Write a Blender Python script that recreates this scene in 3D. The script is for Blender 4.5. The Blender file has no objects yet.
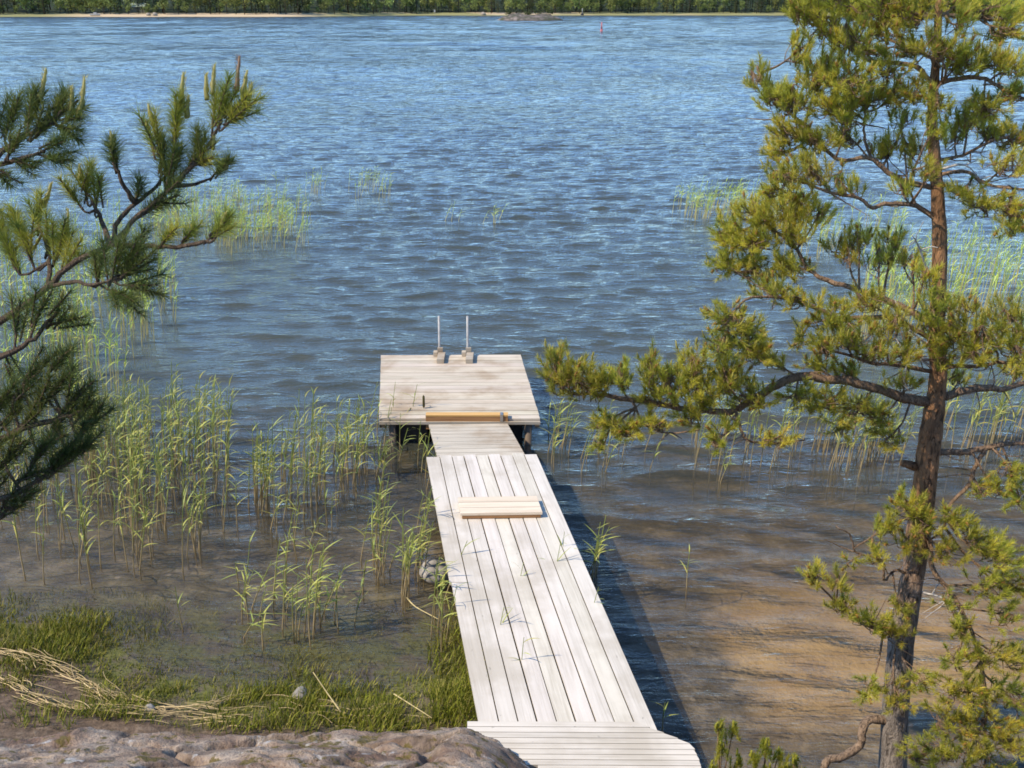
import bpy, math, random
import numpy as np
random.seed(7)
RNG = np.random.default_rng(11)
S = bpy.context.scene
COL = S.collection

# ------------------------------------------------------------------ camera
CAMZ = 5.02; F = 1000.0; PITCH = math.radians(20.607)
CP, SP = math.cos(PITCH), math.sin(PITCH)
CAM = np.array([0., 0., CAMZ])

def ray(x, y):
    u, v = (x-512)/F, (y-384)/F
    return np.array([u, CP - v*SP, -SP - v*CP])
def on_z(x, y, z=0.0):
    d = ray(x, y); return CAM + d*((z-CAMZ)/d[2])
def on_depth(x, y, zc):
    return CAM + ray(x, y)*zc
def on_lean(x, y, Y0, s, dy=0.0):          # plane Y = Y0 + s*z + dy
    d = ray(x, y); t = (Y0 + dy + s*CAMZ)/(d[1] - s*d[2]); return CAM + d*t

cd = bpy.data.cameras.new('camera'); cam = bpy.data.objects.new('camera', cd); COL.objects.link(cam)
cam.location = CAM; cam.rotation_euler = (math.pi/2-PITCH, 0, 0)
cd.sensor_width = 36; cd.lens = 36*F/1024; cd.clip_end = 6000; cd.clip_start = 0.05
S.camera = cam

# ------------------------------------------------------------------ light
SUN_EL = math.radians(47); SUN_AZ = math.atan2(-.93, -.37)
sky = bpy.data.worlds.new('World'); S.world = sky; sky.use_nodes = True
wn = sky.node_tree; bg = wn.nodes['Background']
st = wn.nodes.new('ShaderNodeTexSky'); st.sky_type = 'NISHITA'; st.sun_disc = False
st.sun_elevation = SUN_EL; st.sun_rotation = SUN_AZ; st.air_density = 1.0; st.dust_density = 0.1; st.ozone_density = 2.5; st.altitude = 1200
tint = wn.nodes.new('ShaderNodeMix'); tint.data_type = 'RGBA'; tint.blend_type = 'MULTIPLY'; tint.inputs[0].default_value = 1
tint.inputs[7].default_value = (.75, .915, 1.06, 1)
wn.links.new(st.outputs[0], tint.inputs[6]); wn.links.new(tint.outputs[2], bg.inputs[0]); bg.inputs[1].default_value = 0.15
sl = bpy.data.lights.new('sun', 'SUN'); sl.energy = 3.25; sl.angle = math.radians(.5); sl.color = (1, .88, .71)
so = bpy.data.objects.new('sun', sl); COL.objects.link(so); so.location = (-20, -12, 25)
from mathutils import Vector
tow = Vector((math.cos(SUN_EL)*math.sin(SUN_AZ), math.cos(SUN_EL)*math.cos(SUN_AZ), math.sin(SUN_EL)))
so.rotation_euler = tow.to_track_quat('Z', 'Y').to_euler()
S.view_settings.view_transform = 'Standard'; S.view_settings.look = 'None'
S.view_settings.exposure = 0.9; S.view_settings.gamma = 1
S.render.engine = 'CYCLES'; S.cycles.use_denoising = True
S.cycles.max_bounces = 8; S.cycles.transparent_max_bounces = 12; S.cycles.caustics_reflective = False
S.cycles.caustics_refractive = False; S.render.film_transparent = False; S.cycles.filter_width = 1.7

# ------------------------------------------------------------------ object helpers
def tag(o, label=None, cat=None, group=None, kind=None):
    for k, v in (('label', label), ('category', cat), ('group', group), ('kind', kind)):
        if v: o[k] = v
    return o
def empty(name, loc=(0, 0, 0)):
    o = bpy.data.objects.new(name, None); COL.objects.link(o); o.location = loc; o.empty_display_size = .1; return o
def make_mesh(name, V, faces, cols=None, gc=None, smooth=False):
    """V (n,3); faces = list of (array (m,k)) ; cols (n,3)"""
    V = np.asarray(V, np.float32).reshape(-1, 3)
    me = bpy.data.meshes.new(name)
    me.vertices.add(len(V)); me.vertices.foreach_set('co', V.ravel())
    li, ls, off = [], [], 0
    for fa in faces:
        fa = np.asarray(fa, np.int32)
        if fa.size == 0: continue
        m, k = fa.shape
        li.append(fa.ravel()); ls.append(off + np.arange(m)*k); off += m*k
    li = np.concatenate(li); ls = np.concatenate(ls)
    me.loops.add(len(li)); me.loops.foreach_set('vertex_index', li.astype(np.int32))
    me.polygons.add(len(ls)); me.polygons.foreach_set('loop_start', ls.astype(np.int32))
    if smooth: me.polygons.foreach_set('use_smooth', np.ones(len(ls), bool))
    if cols is not None:
        c = np.ones((len(V), 4), np.float32); c[:, :3] = np.asarray(cols, np.float32).reshape(-1, 3)
        a = me.attributes.new('Col', 'FLOAT_COLOR', 'POINT'); a.data.foreach_set('color', c.ravel())
    if gc is not None:
        a = me.attributes.new('gc', 'FLOAT_VECTOR', 'POINT'); a.data.foreach_set('vector', np.asarray(gc, np.float32).ravel())
    me.update(calc_edges=True)
    return me
def link(name, me, mat, parent=None):
    if mat is not None and not me.materials: me.materials.append(mat)
    o = bpy.data.objects.new(name, me); COL.objects.link(o)
    if parent is not None:
        o.parent = parent; o.matrix_parent_inverse.identity()
    return o

class MB:
    """collects triangles / quads into one mesh"""
    def __init__(s): s.V = []; s.C = []; s.G = []; s.T = []; s.Q = []; s.n = 0
    def add(s, V, tris=None, quads=None, col=(1, 1, 1), gc=None):
        V = np.asarray(V, float).reshape(-1, 3); n = len(V)
        c = np.asarray(col, float)
        if c.ndim == 1: c = np.tile(c, (n, 1))
        s.V.append(V); s.C.append(c); s.G.append(np.zeros((n, 3)) if gc is None else np.asarray(gc, float))
        if tris is not None: s.T.append(np.asarray(tris, int).reshape(-1, 3) + s.n)
        if quads is not None: s.Q.append(np.asarray(quads, int).reshape(-1, 4) + s.n)
        s.n += n
    def mesh(s, name, origin=(0, 0, 0), smooth=False, scale=1.0):
        V = (np.concatenate(s.V) - np.asarray(origin))*scale
        f = []
        if s.T: f.append(np.concatenate(s.T))
        if s.Q: f.append(np.concatenate(s.Q))
        return make_mesh(name, V, f, np.concatenate(s.C), np.concatenate(s.G), smooth)
    def build(s, name, mat, parent=None, smooth=False, origin=None):
        if origin is None: origin = parent.location if parent is not None else (0, 0, 0)
        if parent is not None and parent.parent is not None: origin = parent.parent.location
        return link(name, s.mesh(name, origin, smooth), mat, parent)
    def tube(s, P, R, sides=6, col=(1, 1, 1), wob=0.0, cap=True):
        P = np.asarray(P, float); m = len(P); R = np.broadcast_to(np.asarray(R, float), (m,))
        T = np.gradient(P, axis=0); T /= np.linalg.norm(T, axis=1)[:, None] + 1e-9
        ref = np.array([0, 0, 1.]) if abs(T[0, 2]) < .9 else np.array([0, 1., 0])
        N = np.cross(T, ref); N /= np.linalg.norm(N, axis=1)[:, None] + 1e-9; B = np.cross(T, N)
        a = np.arange(sides)*2*math.pi/sides
        rr = R[:, None]*(1 + (RNG.normal(0, wob, (m, sides)) if wob else 0))
        V = P[:, None] + rr[..., None]*(np.cos(a)[None, :, None]*N[:, None] + np.sin(a)[None, :, None]*B[:, None])
        i = np.arange(m-1)[:, None]*sides; j = np.arange(sides)[None]; k = (j+1) % sides
        q = np.stack([i+j, i+k, i+sides+k, i+sides+j], -1).reshape(-1, 4)
        V = V.reshape(-1, 3); t = None
        c = np.asarray(col, float)
        if c.ndim == 2: c = np.repeat(c, sides, axis=0)
        else: c = np.tile(c, (len(V), 1))
        if cap:
            V = np.vstack([V, P[:1], P[-1:]]); c = np.vstack([c, c[:1], c[-1:]])
            j = np.arange(sides); k = (j+1) % sides; b = (m-1)*sides
            t = np.vstack([np.stack([k, j, np.full(sides, m*sides)], -1), np.stack([b+j, b+k, np.full(sides, m*sides+1)], -1)])
        s.add(V, t, q, c)
    def board(s, A, B, C, D, th, tint=1.0, pid=0.0):
        """prism: A-B near end, D-C far end (top face A,B,C,D), grain along A->D, dropped by th"""
        A, B, C, D = (np.asarray(p, float) for p in (A, B, C, D)); dn = np.array([0, 0, -th])
        top = [A, B, C, D]; V = []; G = []
        L = np.linalg.norm(D-A); W = np.linalg.norm(B-A)
        g = [(0, 0), (0, W), (L, W), (L, 0)]
        # separate verts per face so shading is crisp
        def quad(ps, gs): V.extend(ps); G.extend([(a, b + pid*1.7, pid) for a, b in gs])
        quad(top, g); quad([p+dn for p in top[::-1]], g[::-1])
        for i in range(4):
            j = (i+1) % 4
            quad([top[j], top[i], top[i]+dn, top[j]+dn], [g[j], g[i], (g[i][0], g[i][1]+th), (g[j][0], g[j][1]+th)])
        s.add(V, None, np.arange(24).reshape(-1, 4), np.full((24, 3), tint) if np.isscalar(tint) else tint, G)
    def box(s, c, sx, sy, sz, rz=0.0, tint=1.0, pid=0.0):
        """box centred at c (bottom centre), grain along its x"""
        u = np.array([math.cos(rz), math.sin(rz), 0])*sx/2; w = np.array([-math.sin(rz), math.cos(rz), 0])*sy/2
        c = np.asarray(c, float) + np.array([0, 0, sz])
        s.board(c-u-w, c-u+w, c+u+w, c+u-w, sz, tint, pid)
        # winding: A->B is across
def lerp(a, b, t): return np.asarray(a)*(1-t) + np.asarray(b)*t
def smooth_poly(P, n=4):
    P = np.asarray(P, float)
    if len(P) < 3: return np.array([lerp(P[0], P[-1], t) for t in np.linspace(0, 1, n+1)])
    Q = np.vstack([2*P[0]-P[1], P, 2*P[-1]-P[-2]]); out = []
    for i in range(1, len(Q)-2):
        for t in np.linspace(0, 1, n, endpoint=False):
            a, b, c, d = Q[i-1], Q[i], Q[i+1], Q[i+2]
            out.append(.5*((2*b) + (-a+c)*t + (2*a-5*b+4*c-d)*t*t + (-a+3*b-3*c+d)*t**3))
    out.append(P[-1]); return np.array(out)

def vnoise(x, y, seed=0):
    xi = np.floor(x).astype(np.int64); yi = np.floor(y).astype(np.int64); fx, fy = x-xi, y-yi
    fx = fx*fx*(3-2*fx); fy = fy*fy*(3-2*fy)
    def h(a, b):
        n = (a*374761393 + b*668265263 + seed*974711) & 0xFFFFFFFF
        n = ((n ^ (n >> 13))*1274126177) & 0xFFFFFFFF
        return ((n ^ (n >> 16)) & 0xFFFF)/65535.0
    return (h(xi, yi)*(1-fx)+h(xi+1, yi)*fx)*(1-fy) + (h(xi, yi+1)*(1-fx)+h(xi+1, yi+1)*fx)*fy
def fbm(x, y, oct=4, seed=0, gain=.5):
    r = 0; a = 1; t = 0
    for i in range(oct):
        r = r + a*(vnoise(x*2**i+17.3*i, y*2**i-9.1*i, seed+i)-.5); t += a; a *= gain
    return r/t*2
def sstep(a, b, x):
    t = np.clip((x-a)/(b-a), 0, 1); return t*t*(3-2*t)

# ------------------------------------------------------------------ materials
class NT:
    def __init__(s, name):
        s.m = bpy.data.materials.new(name); s.m.use_nodes = True; s.t = s.m.node_tree; s.t.nodes.clear()
        s.out = s.t.nodes.new('ShaderNodeOutputMaterial')
    def n(s, typ, ins=None, **kw):
        nd = s.t.nodes.new(typ)
        for k, v in kw.items(): setattr(nd, k, v)
        for k, v in (ins or {}).items(): s.set(nd.inputs[k], v)
        return nd
    def set(s, inp, v):
        if isinstance(v, bpy.types.NodeSocket): s.t.links.new(v, inp)
        elif isinstance(v, bpy.types.Node): s.t.links.new(v.outputs[0], inp)
        elif isinstance(v, tuple) and len(v) == 3 and inp.type == 'RGBA': inp.default_value = (*v, 1)
        else: inp.default_value = v
    def attr(s, nm, out='Color'): return s.n('ShaderNodeAttribute', attribute_name=nm).outputs[out]
    def noise(s, vec, scale, detail=4, rough=.55, dist=0.0):
        return s.n('ShaderNodeTexNoise', {'Vector': vec, 'Scale': scale, 'Detail': detail, 'Roughness': rough, 'Distortion': dist}).outputs[0]
    def mapping(s, vec, scale=(1, 1, 1), loc=(0, 0, 0)):
        return s.n('ShaderNodeMapping', {'Vector': vec, 'Scale': scale, 'Location': loc}).outputs[0]
    def ramp(s, fac, *stops):
        r = s.n('ShaderNodeValToRGB', {'Fac': fac}); e = r.color_ramp.elements
        while len(e) < len(stops): e.new(.5)
        for el, (p, c) in zip(e, stops): el.position = p; el.color = (*c, 1) if len(c) == 3 else c
        return r.outputs[0]
    def mix(s, fac, a, b, bt='MIX'):
        m = s.n('ShaderNodeMix', data_type='RGBA', blend_type=bt)
        s.set(m.inputs[0], fac); s.set(m.inputs[6], a); s.set(m.inputs[7], b); return m.outputs[2]
    def math(s, op, a, b=0.0, c=0.0, clamp=False):
        m = s.n('ShaderNodeMath', operation=op, use_clamp=clamp); s.set(m.inputs[0], a); s.set(m.inputs[1], b); s.set(m.inputs[2], c); return m.outputs[0]
    def maprange(s, v, a, b, c=0.0, d=1.0, smooth=True):
        m = s.n('ShaderNodeMapRange', {'Value': v, 'From Min': a, 'From Max': b, 'To Min': c, 'To Max': d})
        if smooth: m.interpolation_type = 'SMOOTHSTEP'
        return m.outputs[0]
    def pos(s): return s.n('ShaderNodeNewGeometry').outputs['Position']
    def objc(s): return s.n('ShaderNodeTexCoord').outputs['Object']
    def bump(s, h, strength=.5, dist=.01, normal=None):
        i = {'Height': h, 'Strength': strength, 'Distance': dist}
        if normal is not None: i['Normal'] = normal
        return s.n('ShaderNodeBump', i).outputs[0]
    def bsdf(s, **kw): return s.n('ShaderNodeBsdfPrincipled', {k.replace('_', ' '): v for k, v in kw.items()})
    def done(s, sh): s.set(s.out.inputs[0], sh); return s.m

def mat_leaf(name, transl=.3, rough=.55, spec=.3, gain=(1, 1, 1)):
    t = NT(name); c = t.attr('Col')
    c = t.mix(1.0, c, gain, 'MULTIPLY')
    p = t.bsdf(Base_Color=c, Roughness=rough, Specular_IOR_Level=spec)
    tr = t.n('ShaderNodeBsdfTranslucent', {'Color': c})
    return t.done(t.n('ShaderNodeMixShader', {0: transl, 1: p.outputs[0], 2: tr.outputs[0]}).outputs[0])
def mat_wood(name, dark, light, stain=None, rough=.75, gscale=1.0, stain_amt=.5, spots=0.0):
    t = NT(name); g = t.attr('gc', 'Vector')
    v = t.mapping(g, (2.2*gscale, 55*gscale, 3.0))
    n1 = t.noise(v, 1.0, 5, .6, .6)
    v2 = t.mapping(g, (.9*gscale, 9*gscale, 5.0)); n2 = t.noise(v2, 1.0, 3, .5, .3)
    c = t.ramp(n1, (.28, dark), (.62, light))
    c = t.mix(t.maprange(n2, .35, .7), c, tuple(min(1, x*1.08) for x in light))
    c = t.mix(1.0, c, t.attr('Col'), 'MULTIPLY')
    if stain:
        ns = t.noise(t.pos(), 1.6, 4, .6)
        c = t.mix(t.maprange(ns, .45, .68, 0, stain_amt), c, stain)
    # dirt specks and knots
    nk = t.noise(t.mapping(g, (14, 26, 7)), 1.0, 2, .5)
    c = t.mix(t.maprange(nk, .70, .78, 0, .55), c, tuple(x*.45 for x in dark))
    p = t.bsdf(Base_Color=c, Roughness=rough, Specular_IOR_Level=.25, Normal=t.bump(n1, .35, .004))
    return t.done(p)
def mat_bark(name, low, high, z0, z1, scale=14):
    t = NT(name); p = t.pos(); z = t.n('ShaderNodeSeparateXYZ', {0: p}).outputs[2]
    n = t.noise(t.mapping(p, (1, 1, .35)), scale, 5, .65, .4)
    vor = t.noise(t.mapping(p, (1, 1, .22)), scale*2.3, 4, .7, 1.2)
    f = t.maprange(t.math('ADD', z, t.math('MULTIPLY', t.math('SUBTRACT', n, .5), 1.2)), z0, z1)
    c = t.mix(f, low, high)
    c = t.mix(t.maprange(n, .35, .65, .0, .8), c, t.mix(.5, c, (.035, .027, .02)))
    c = t.mix(t.maprange(vor, .36, .50, .8, 0), c, (.028, .02, .015))
    h = t.math('ADD', t.math('MULTIPLY', vor, 1.6), n)
    return t.done(t.bsdf(Base_Color=c, Roughness=.9, Specular_IOR_Level=.15, Normal=t.bump(h, 1.0, .02)))
def mat_plain(name, col, rough=.6, metal=0.0, nscale=20, var=.25, bump=.2):
    t = NT(name); n = t.noise(t.objc(), nscale, 4, .6)
    c = t.mix(t.maprange(n, .3, .7), tuple(x*(1-var) for x in col), tuple(min(1, x*(1+var)) for x in col))
    return t.done(t.bsdf(Base_Color=c, Roughness=rough, Metallic=metal, Normal=t.bump(n, bump, .005)))
def mat_col(name, rough=.8):
    t = NT(name); n = t.noise(t.pos(), 30, 3, .6)
    c = t.mix(1.0, t.attr('Col'), t.ramp(n, (.3, (.75, .75, .75)), (.7, (1.15, 1.15, 1.15))), 'MULTIPLY')
    return t.done(t.bsdf(Base_Color=c, Roughness=rough, Specular_IOR_Level=.2))

M_WOOD = mat_wood('weathered_pale_wood', (.46, .418, .345), (.62, .575, .50), (.40, .35, .27), .8, stain_amt=.6)
M_DECK = mat_wood('weathered_deck_wood', (.34, .285, .205), (.53, .47, .37), (.28, .185, .10), .8, stain_amt=.6)
M_NEW = mat_wood('fresh_pine_wood', (.52, .415, .29), (.66, .555, .42), None, .7)
M_BEAM = mat_wood('orange_stained_wood', (.20, .10, .045), (.34, .18, .075), None, .6)
M_CAP = mat_wood('yellow_stained_wood', (.42, .23, .075), (.58, .35, .12), None, .6)
M_DARKW = mat_wood('dark_wet_wood', (.06, .05, .04), (.14, .115, .09), None, .7)
M_NEEDLE = mat_leaf('pine_needles', .48, .5, .35)
M_REED = mat_leaf('reed_green', .35, .5, .3)
M_GRASS = mat_leaf('shore_grass', .3, .6, .2)
M_STRAW = mat_col('dry_straw', .8)
M_BARK = mat_bark('pine_bark', (.28, .235, .195), (.36, .19, .09), 1.2, 2.4)
M_TWIG = mat_bark('pine_branch_bark', (.48, .31, .185), (.48, .31, .185), 0, 1, 40)
M_TWIG2 = mat_bark('pine_branch_bark_dark', (.25, .175, .115), (.25, .175, .115), 0, 1, 60)
M_DEAD = mat_plain('grey_dead_wood', (.38, .35, .31), .85, 0, 60, .3)
M_FLOAT = mat_plain('black_float', (.018, .018, .02), .5)
M_METAL = mat_plain('galvanised_steel', (.36, .35, .33), .45, .8, 40, .1)
M_WHITE = mat_plain('white_painted_wood', (.34, .33, .31), .5, 0, 30, .2)

# ------------------------------------------------------------------ ground (one sheet: shore, lake bed, far land)
def shore_y(X):
    return 5.02 + 1.55*sstep(.75, -.25, X) + .9*sstep(-2.2, -4.2, X) + .35*fbm(X*.7+3, X*0+2, 3, 5) - .4*sstep(4, 9, X)
def far_y(X):
    return 645 + 120*sstep(-150, -60, X) + 18*fbm(X/90., X*0+.5, 3, 9)
def ground_z(X, Y):
    Ys = shore_y(X); d = Y-Ys
    bed = -.085*np.clip(d, 0, 6) - .07*np.clip(d-6, 0, 16)
    bed = np.maximum(bed, -1.75) + .05*fbm(X*.8, Y*.8, 4, 3)*sstep(.2, 2, d)
    up = .17*np.clip(-d, 0, 1.6) + .55*np.clip(-d-(Ys-4.85), 0, 30)*sstep(-1, 3, Y+6)
    near = np.where(d > 0, bed, up + .05*fbm(X*2.2, Y*2.2, 4, 21)*sstep(0, .3, -d))
    f = Y-far_y(X)
    far = np.where(f < 0, np.maximum(-1.75, .05*f), .07*np.clip(f, 0, 28) + .11*np.clip(f-28, 0, 330) + 9*fbm(X/160, Y/160, 3, 33)*sstep(40, 200, f))
    return np.where(Y > 300, far, near)
def axis(segs):
    out = []
    for a, b, n in segs: out.append(np.linspace(a, b, n, endpoint=False))
    return np.concatenate(out + [[segs[-1][1]]])
xs_half = np.concatenate([np.arange(0, 6, .075), 6*1.06**np.arange(0, 92)])
xs = np.concatenate([-xs_half[:0:-1], xs_half])
ys = np.concatenate([axis([(-14, 0, 30), (0, 4, 30), (4, 14, 140), (14, 40, 90), (40, 300, 40), (300, 690, 20), (690, 1000, 75), (1000, 1700, 30)])])
GX, GY = np.meshgrid(xs, ys)
GZ = ground_z(GX, GY)
def grid_faces(nr, nc):
    i = np.arange(nr-1)[:, None]*nc + np.arange(nc-1)[None]
    return np.stack([i, i+1, i+nc+1, i+nc], -1).reshape(-1, 4)
me = make_mesh('ground', np.stack([GX, GY, GZ], -1), [grid_faces(*GX.shape)], smooth=True)
t = NT('ground_soil_and_lake_bed'); p = t.pos(); sx = t.n('ShaderNodeSeparateXYZ', {0: p})
X_, Y_, Z_ = sx.outputs
n_big = t.noise(p, .55, 4, .6); n_mid = t.noise(p, 3.2, 5, .65); n_fine = t.noise(p, 18, 4, .65)
mud = t.ramp(n_mid, (.3, (.06, .05, .034)), (.5, (.155, .128, .09)), (.7, (.33, .275, .20)))
sand = t.ramp(n_mid, (.3, (.42, .28, .14)), (.7, (.62, .44, .23)))
vor = t.n('ShaderNodeTexVoronoi', {'Vector': p, 'Scale': 9.0, 'Randomness': 1.0})
peb = t.mix(t.maprange(vor.outputs[0], .18, .32, .0, 1.0), t.ramp(t.n('ShaderNodeSeparateColor', {0: vor.outputs[1]}).outputs[0], (.1, (.09, .075, .06)), (.6, (.25, .20, .155)), (.95, (.42, .36, .30))), mud)
mud = t.mix(t.maprange(n_mid, .45, .62, 0, .75), mud, peb)
fs = t.math('ADD', t.maprange(X_, 1.0, 2.6, 0, .75), t.math('MULTIPLY', t.math('SUBTRACT', n_big, .5), 1.6))
fs = t.math('MULTIPLY', t.math('MULTIPLY', t.maprange(fs, .25, .65), t.maprange(Y_, 5.7, 6.8)), t.maprange(Y_, 7.4, 9.6, 1, .12))
moss = t.mix(n_fine, (.05, .06, .012), (.15, .16, .03))
mud = t.mix(t.math('MULTIPLY', t.math('MULTIPLY', t.maprange(n_mid, .40, .56, 0, .85), t.maprange(Y_, 7.2, 8.6, 1, 0)), t.maprange(X_, -.1, .5, 1, 0)), mud, moss)
c = t.mix(fs, mud, sand)
soil = t.ramp(n_fine, (.3, (.055, .04, .028)), (.55, (.15, .105, .07)), (.75, (.25, .19, .13)))
c = t.mix(t.maprange(Z_, .02, .12), c, soil)
weed = t.mix(n_mid, (.02, .03, .008), (.05, .06, .014))
c = t.mix(t.math('MULTIPLY', t.maprange(n_big, .5, .66, 0, .7), t.maprange(Y_, 8, 16)), c, weed)
beach = t.mix(n_big, (.46, .35, .21), (.56, .44, .29))
meadow = t.mix(n_big, (.17, .18, .06), (.33, .30, .15))
fb = t.maprange(t.math('ADD', X_, t.math('MULTIPLY', n_big, 40.)), -120, -90)
land = t.mix(fb, beach, t.mix(t.maprange(t.noise(p, .02, 2, .5), .52, .66), meadow, beach))
land = t.mix(t.maprange(X_, -300, -255, 1, 0), land, meadow)
land = t.mix(t.maprange(Z_, 1.6, 2.4), land, (.03, .04, .018))
c = t.mix(t.maprange(Y_, 400, 420), c, land)
M_GROUND = t.done(t.bsdf(Base_Color=c, Roughness=.95, Specular_IOR_Level=.15, Normal=t.bump(t.math('ADD', n_fine, t.math('MULTIPLY', n_mid, 1.5)), .6, .03)))
tag(link('ground', me, M_GROUND), kind='structure')

# ------------------------------------------------------------------ lake: real waves on the mesh, finer ripples in the bump
def waves(X, Y, cell):
    rg = np.random.default_rng(5); H = np.zeros_like(X); DX = np.zeros_like(X); DY = np.zeros_like(X)
    gust = .78 + .5*fbm(X*.09, Y*.055, 3, 77)
    amp_shore = .34 + .56*sstep(.3, 5.0, Y-shore_y(X))
    left_calm = 1 - .10*sstep(-.3, -1.5, X)*sstep(13, 8, Y)
    for i in range(110):
        lam = .32*(2.6/.32)**rg.random(); k = 2*math.pi/lam
        th = math.radians(-94) + rg.normal(0, .26) * (1.2 if lam < .8 else .9)
        dx, dy = math.cos(th), math.sin(th)
        a = .0050*lam**.65*math.exp(-((lam-.55)/1.0)**2)*(.5+rg.random())
        ph = k*(X*dx+Y*dy) + rg.random()*6.283
        fade = sstep(.2, .42, lam/cell/8)
        H += a*fade*np.cos(ph); DX -= a*fade*dx*np.sin(ph)*.9; DY -= a*fade*dy*np.sin(ph)*.9
    far = sstep(45, 170, Y); r2 = np.random.default_rng(6)
    for i in range(46):
        lam = 2.4*(8/2.4)**r2.random(); k = 2*math.pi/lam; th = math.radians(-94) + r2.normal(0, .3); dx, dy = math.cos(th), math.sin(th)
        a = .0046*lam*(.5+r2.random())/2.0*sstep(.2, .42, lam/cell/8)*far; ph = k*(X*dx+Y*dy) + r2.random()*6.283
        H += a*np.cos(ph); DX -= a*dx*np.sin(ph)*.8; DY -= a*dy*np.sin(ph)*.8
    m = gust*amp_shore*left_calm
    m = m*.88
    return DX*m, DY*m, H*m
yr = [2.2]
while yr[-1] < 1400: yr.append(yr[-1] + max(.035, .0029*yr[-1]))
yr = np.array(yr); tt = np.linspace(-1, 1, 421); tt = np.sign(tt)*(np.abs(tt)*.62 + .75*np.abs(tt)**4)
WY, TT = np.meshgrid(yr, tt, indexing='ij')
WX = TT*(WY+4.0)
cell = np.maximum(np.gradient(yr)[:, None]*np.ones_like(WX), .45*np.abs(np.gradient(WX, axis=1)))
dx, dy, h = waves(WX, WY, cell)
me = make_mesh('lake', np.stack([WX+dx, WY+dy, h], -1), [grid_faces(*WX.shape)[:, ::1]], smooth=True)
t = NT('lake_water'); p = t.pos()
dist = t.n('ShaderNodeVectorMath', {0: p, 1: (0., 0., 0.)}, operation='DISTANCE').outputs['Value']
yy = t.n('ShaderNodeSeparateXYZ', {0: p}).outputs[1]
r0 = t.noise(t.mapping(p, (7.0, 19.0, 1)), 1.0, 3, .6, .6)
r1 = t.noise(t.mapping(p, (1.7, 6.5, 1)), 1.0, 5, .6, .5)
r2 = t.noise(t.mapping(p, (.34, 1.5, 1)), 1.0, 5, .62, .4)
pat = t.maprange(t.noise(t.mapping(p, (.02, .035, 1)), 1.0, 4, .6), .3, .7, .6, 1.25)
b0 = t.bump(r0, t.math('MULTIPLY', .8, pat), .012)
b1 = t.bump(r1, t.math('MULTIPLY', t.maprange(yy, 5, 12, .8, .95), pat), .047, b0)
b2 = t.bump(r2, t.math('MULTIPLY', t.maprange(yy, 14, 80, .25, 1), pat), .24, b1)
r3 = t.noise(t.mapping(p, (.10, .30, 1)), 1.0, 6, .68, .4)
grain = t.maprange(t.noise(t.mapping(p, (.16, .05, 1)), 1.0, 5, .7), .35, .65, .35, 1.5)
b2 = t.bump(r3, t.math('MULTIPLY', t.maprange(yy, 40, 170, 0, .7), t.math('MULTIPLY', pat, grain)), .7, b2)
fr = t.n('ShaderNodeFresnel', {'IOR': 1.333, 'Normal': b2}).outputs[0]
gl = t.n('ShaderNodeBsdfGlossy', {'Color': (1., 1., 1.), 'Roughness': .03, 'Normal': b2})
tr = t.n('ShaderNodeBsdfTransparent', {'Color': (.97, .97, .96)})
silt = t.n('ShaderNodeBsdfDiffuse', {'Color': t.mix(t.maprange(yy, 7, 13), (.15, .12, .07), (.098, .116, .094)), 'Normal': b1})
body = t.n('ShaderNodeMixShader', {0: t.math('MULTIPLY', t.maprange(yy, 6.5, 15, .12, .52), t.maprange(yy, 30, 120, 1, .4)), 1: tr.outputs[0], 2: silt.outputs[0]})
t.set(t.out.inputs['Surface'], t.n('ShaderNodeMixShader', {0: fr, 1: body.outputs[0], 2: gl.outputs[0]}).outputs[0])
t.set(t.out.inputs['Volume'], t.n('ShaderNodeVolumeAbsorption', {'Color': (.60, .50, .18), 'Density': .85}).outputs[0])
tag(link('lake', me, t.m), kind='structure')

# ------------------------------------------------------------------ granite ledge in the foreground
def rock_z(X, Y):
    lip = 5.33 + .16*fbm(X*.9, X*0+4, 3, 41) - .55*sstep(-.35, .35, X)
    r = np.where(Y < lip, .60 + .50*(lip-Y), .60 - 2.6*(Y-lip)**1.0)
    rid = 1-np.abs(fbm(X*1.3+.4*Y, Y*2.1, 4, 43))*2
    z = r + .10*fbm(X*1.1, Y*1.4, 5, 45, .55) + .04*(rid-.5) + .03*np.abs(fbm(X*4, Y*5, 3, 47)) + .018*fbm(X*9, Y*13, 4, 53)
    cr = np.abs(fbm(X*.8+5, Y*1.5+2, 3, 49)); z -= .07*sstep(.07, .0, cr); cr2 = np.abs(fbm(X*2.3+Y, Y*3.1+7, 3, 57)); z -= .03*sstep(.05, 0, cr2)
    z -= .9*sstep(.12, .55, X + .3*fbm(Y*2, X*2, 2, 51))
    return z
rx = np.concatenate([np.arange(-9, -4, .08), np.arange(-4, .8, .02)]); ry = np.concatenate([np.arange(-3.0, 3.8, .08), np.arange(3.8, 5.75, .018)])
RX, RY = np.meshgrid(rx, ry); RZ = rock_z(RX, RY)
me = make_mesh('rock_ledge', np.stack([RX, RY, RZ], -1), [grid_faces(*RX.shape)], smooth=True)
t = NT('granite'); p = t.pos()
n1 = t.noise(p, 3.5, 6, .65, .3); n2 = t.noise(p, 28, 5, .7); n3 = t.noise(p, 1.4, 4, .6); n4 = t.noise(p, 9, 4, .6)
c = t.ramp(n1, (.30, (.085, .062, .045)), (.47, (.30, .222, .16)), (.68, (.51, .415, .32)))
c = t.mix(t.maprange(n2, .45, .72, 0, .7), c, (.13, .10, .095))
c = t.mix(t.maprange(n3, .45, .62, 0, .75), c, (.15, .085, .055))
c = t.mix(t.maprange(n4, .56, .63, 0, .9), c, (.135, .105, .03))      # moss and lichen
c = t.mix(t.maprange(t.noise(p, 6.5, 3, .5), .64, .70, 0, .7), c, (.50, .48, .45))
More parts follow.
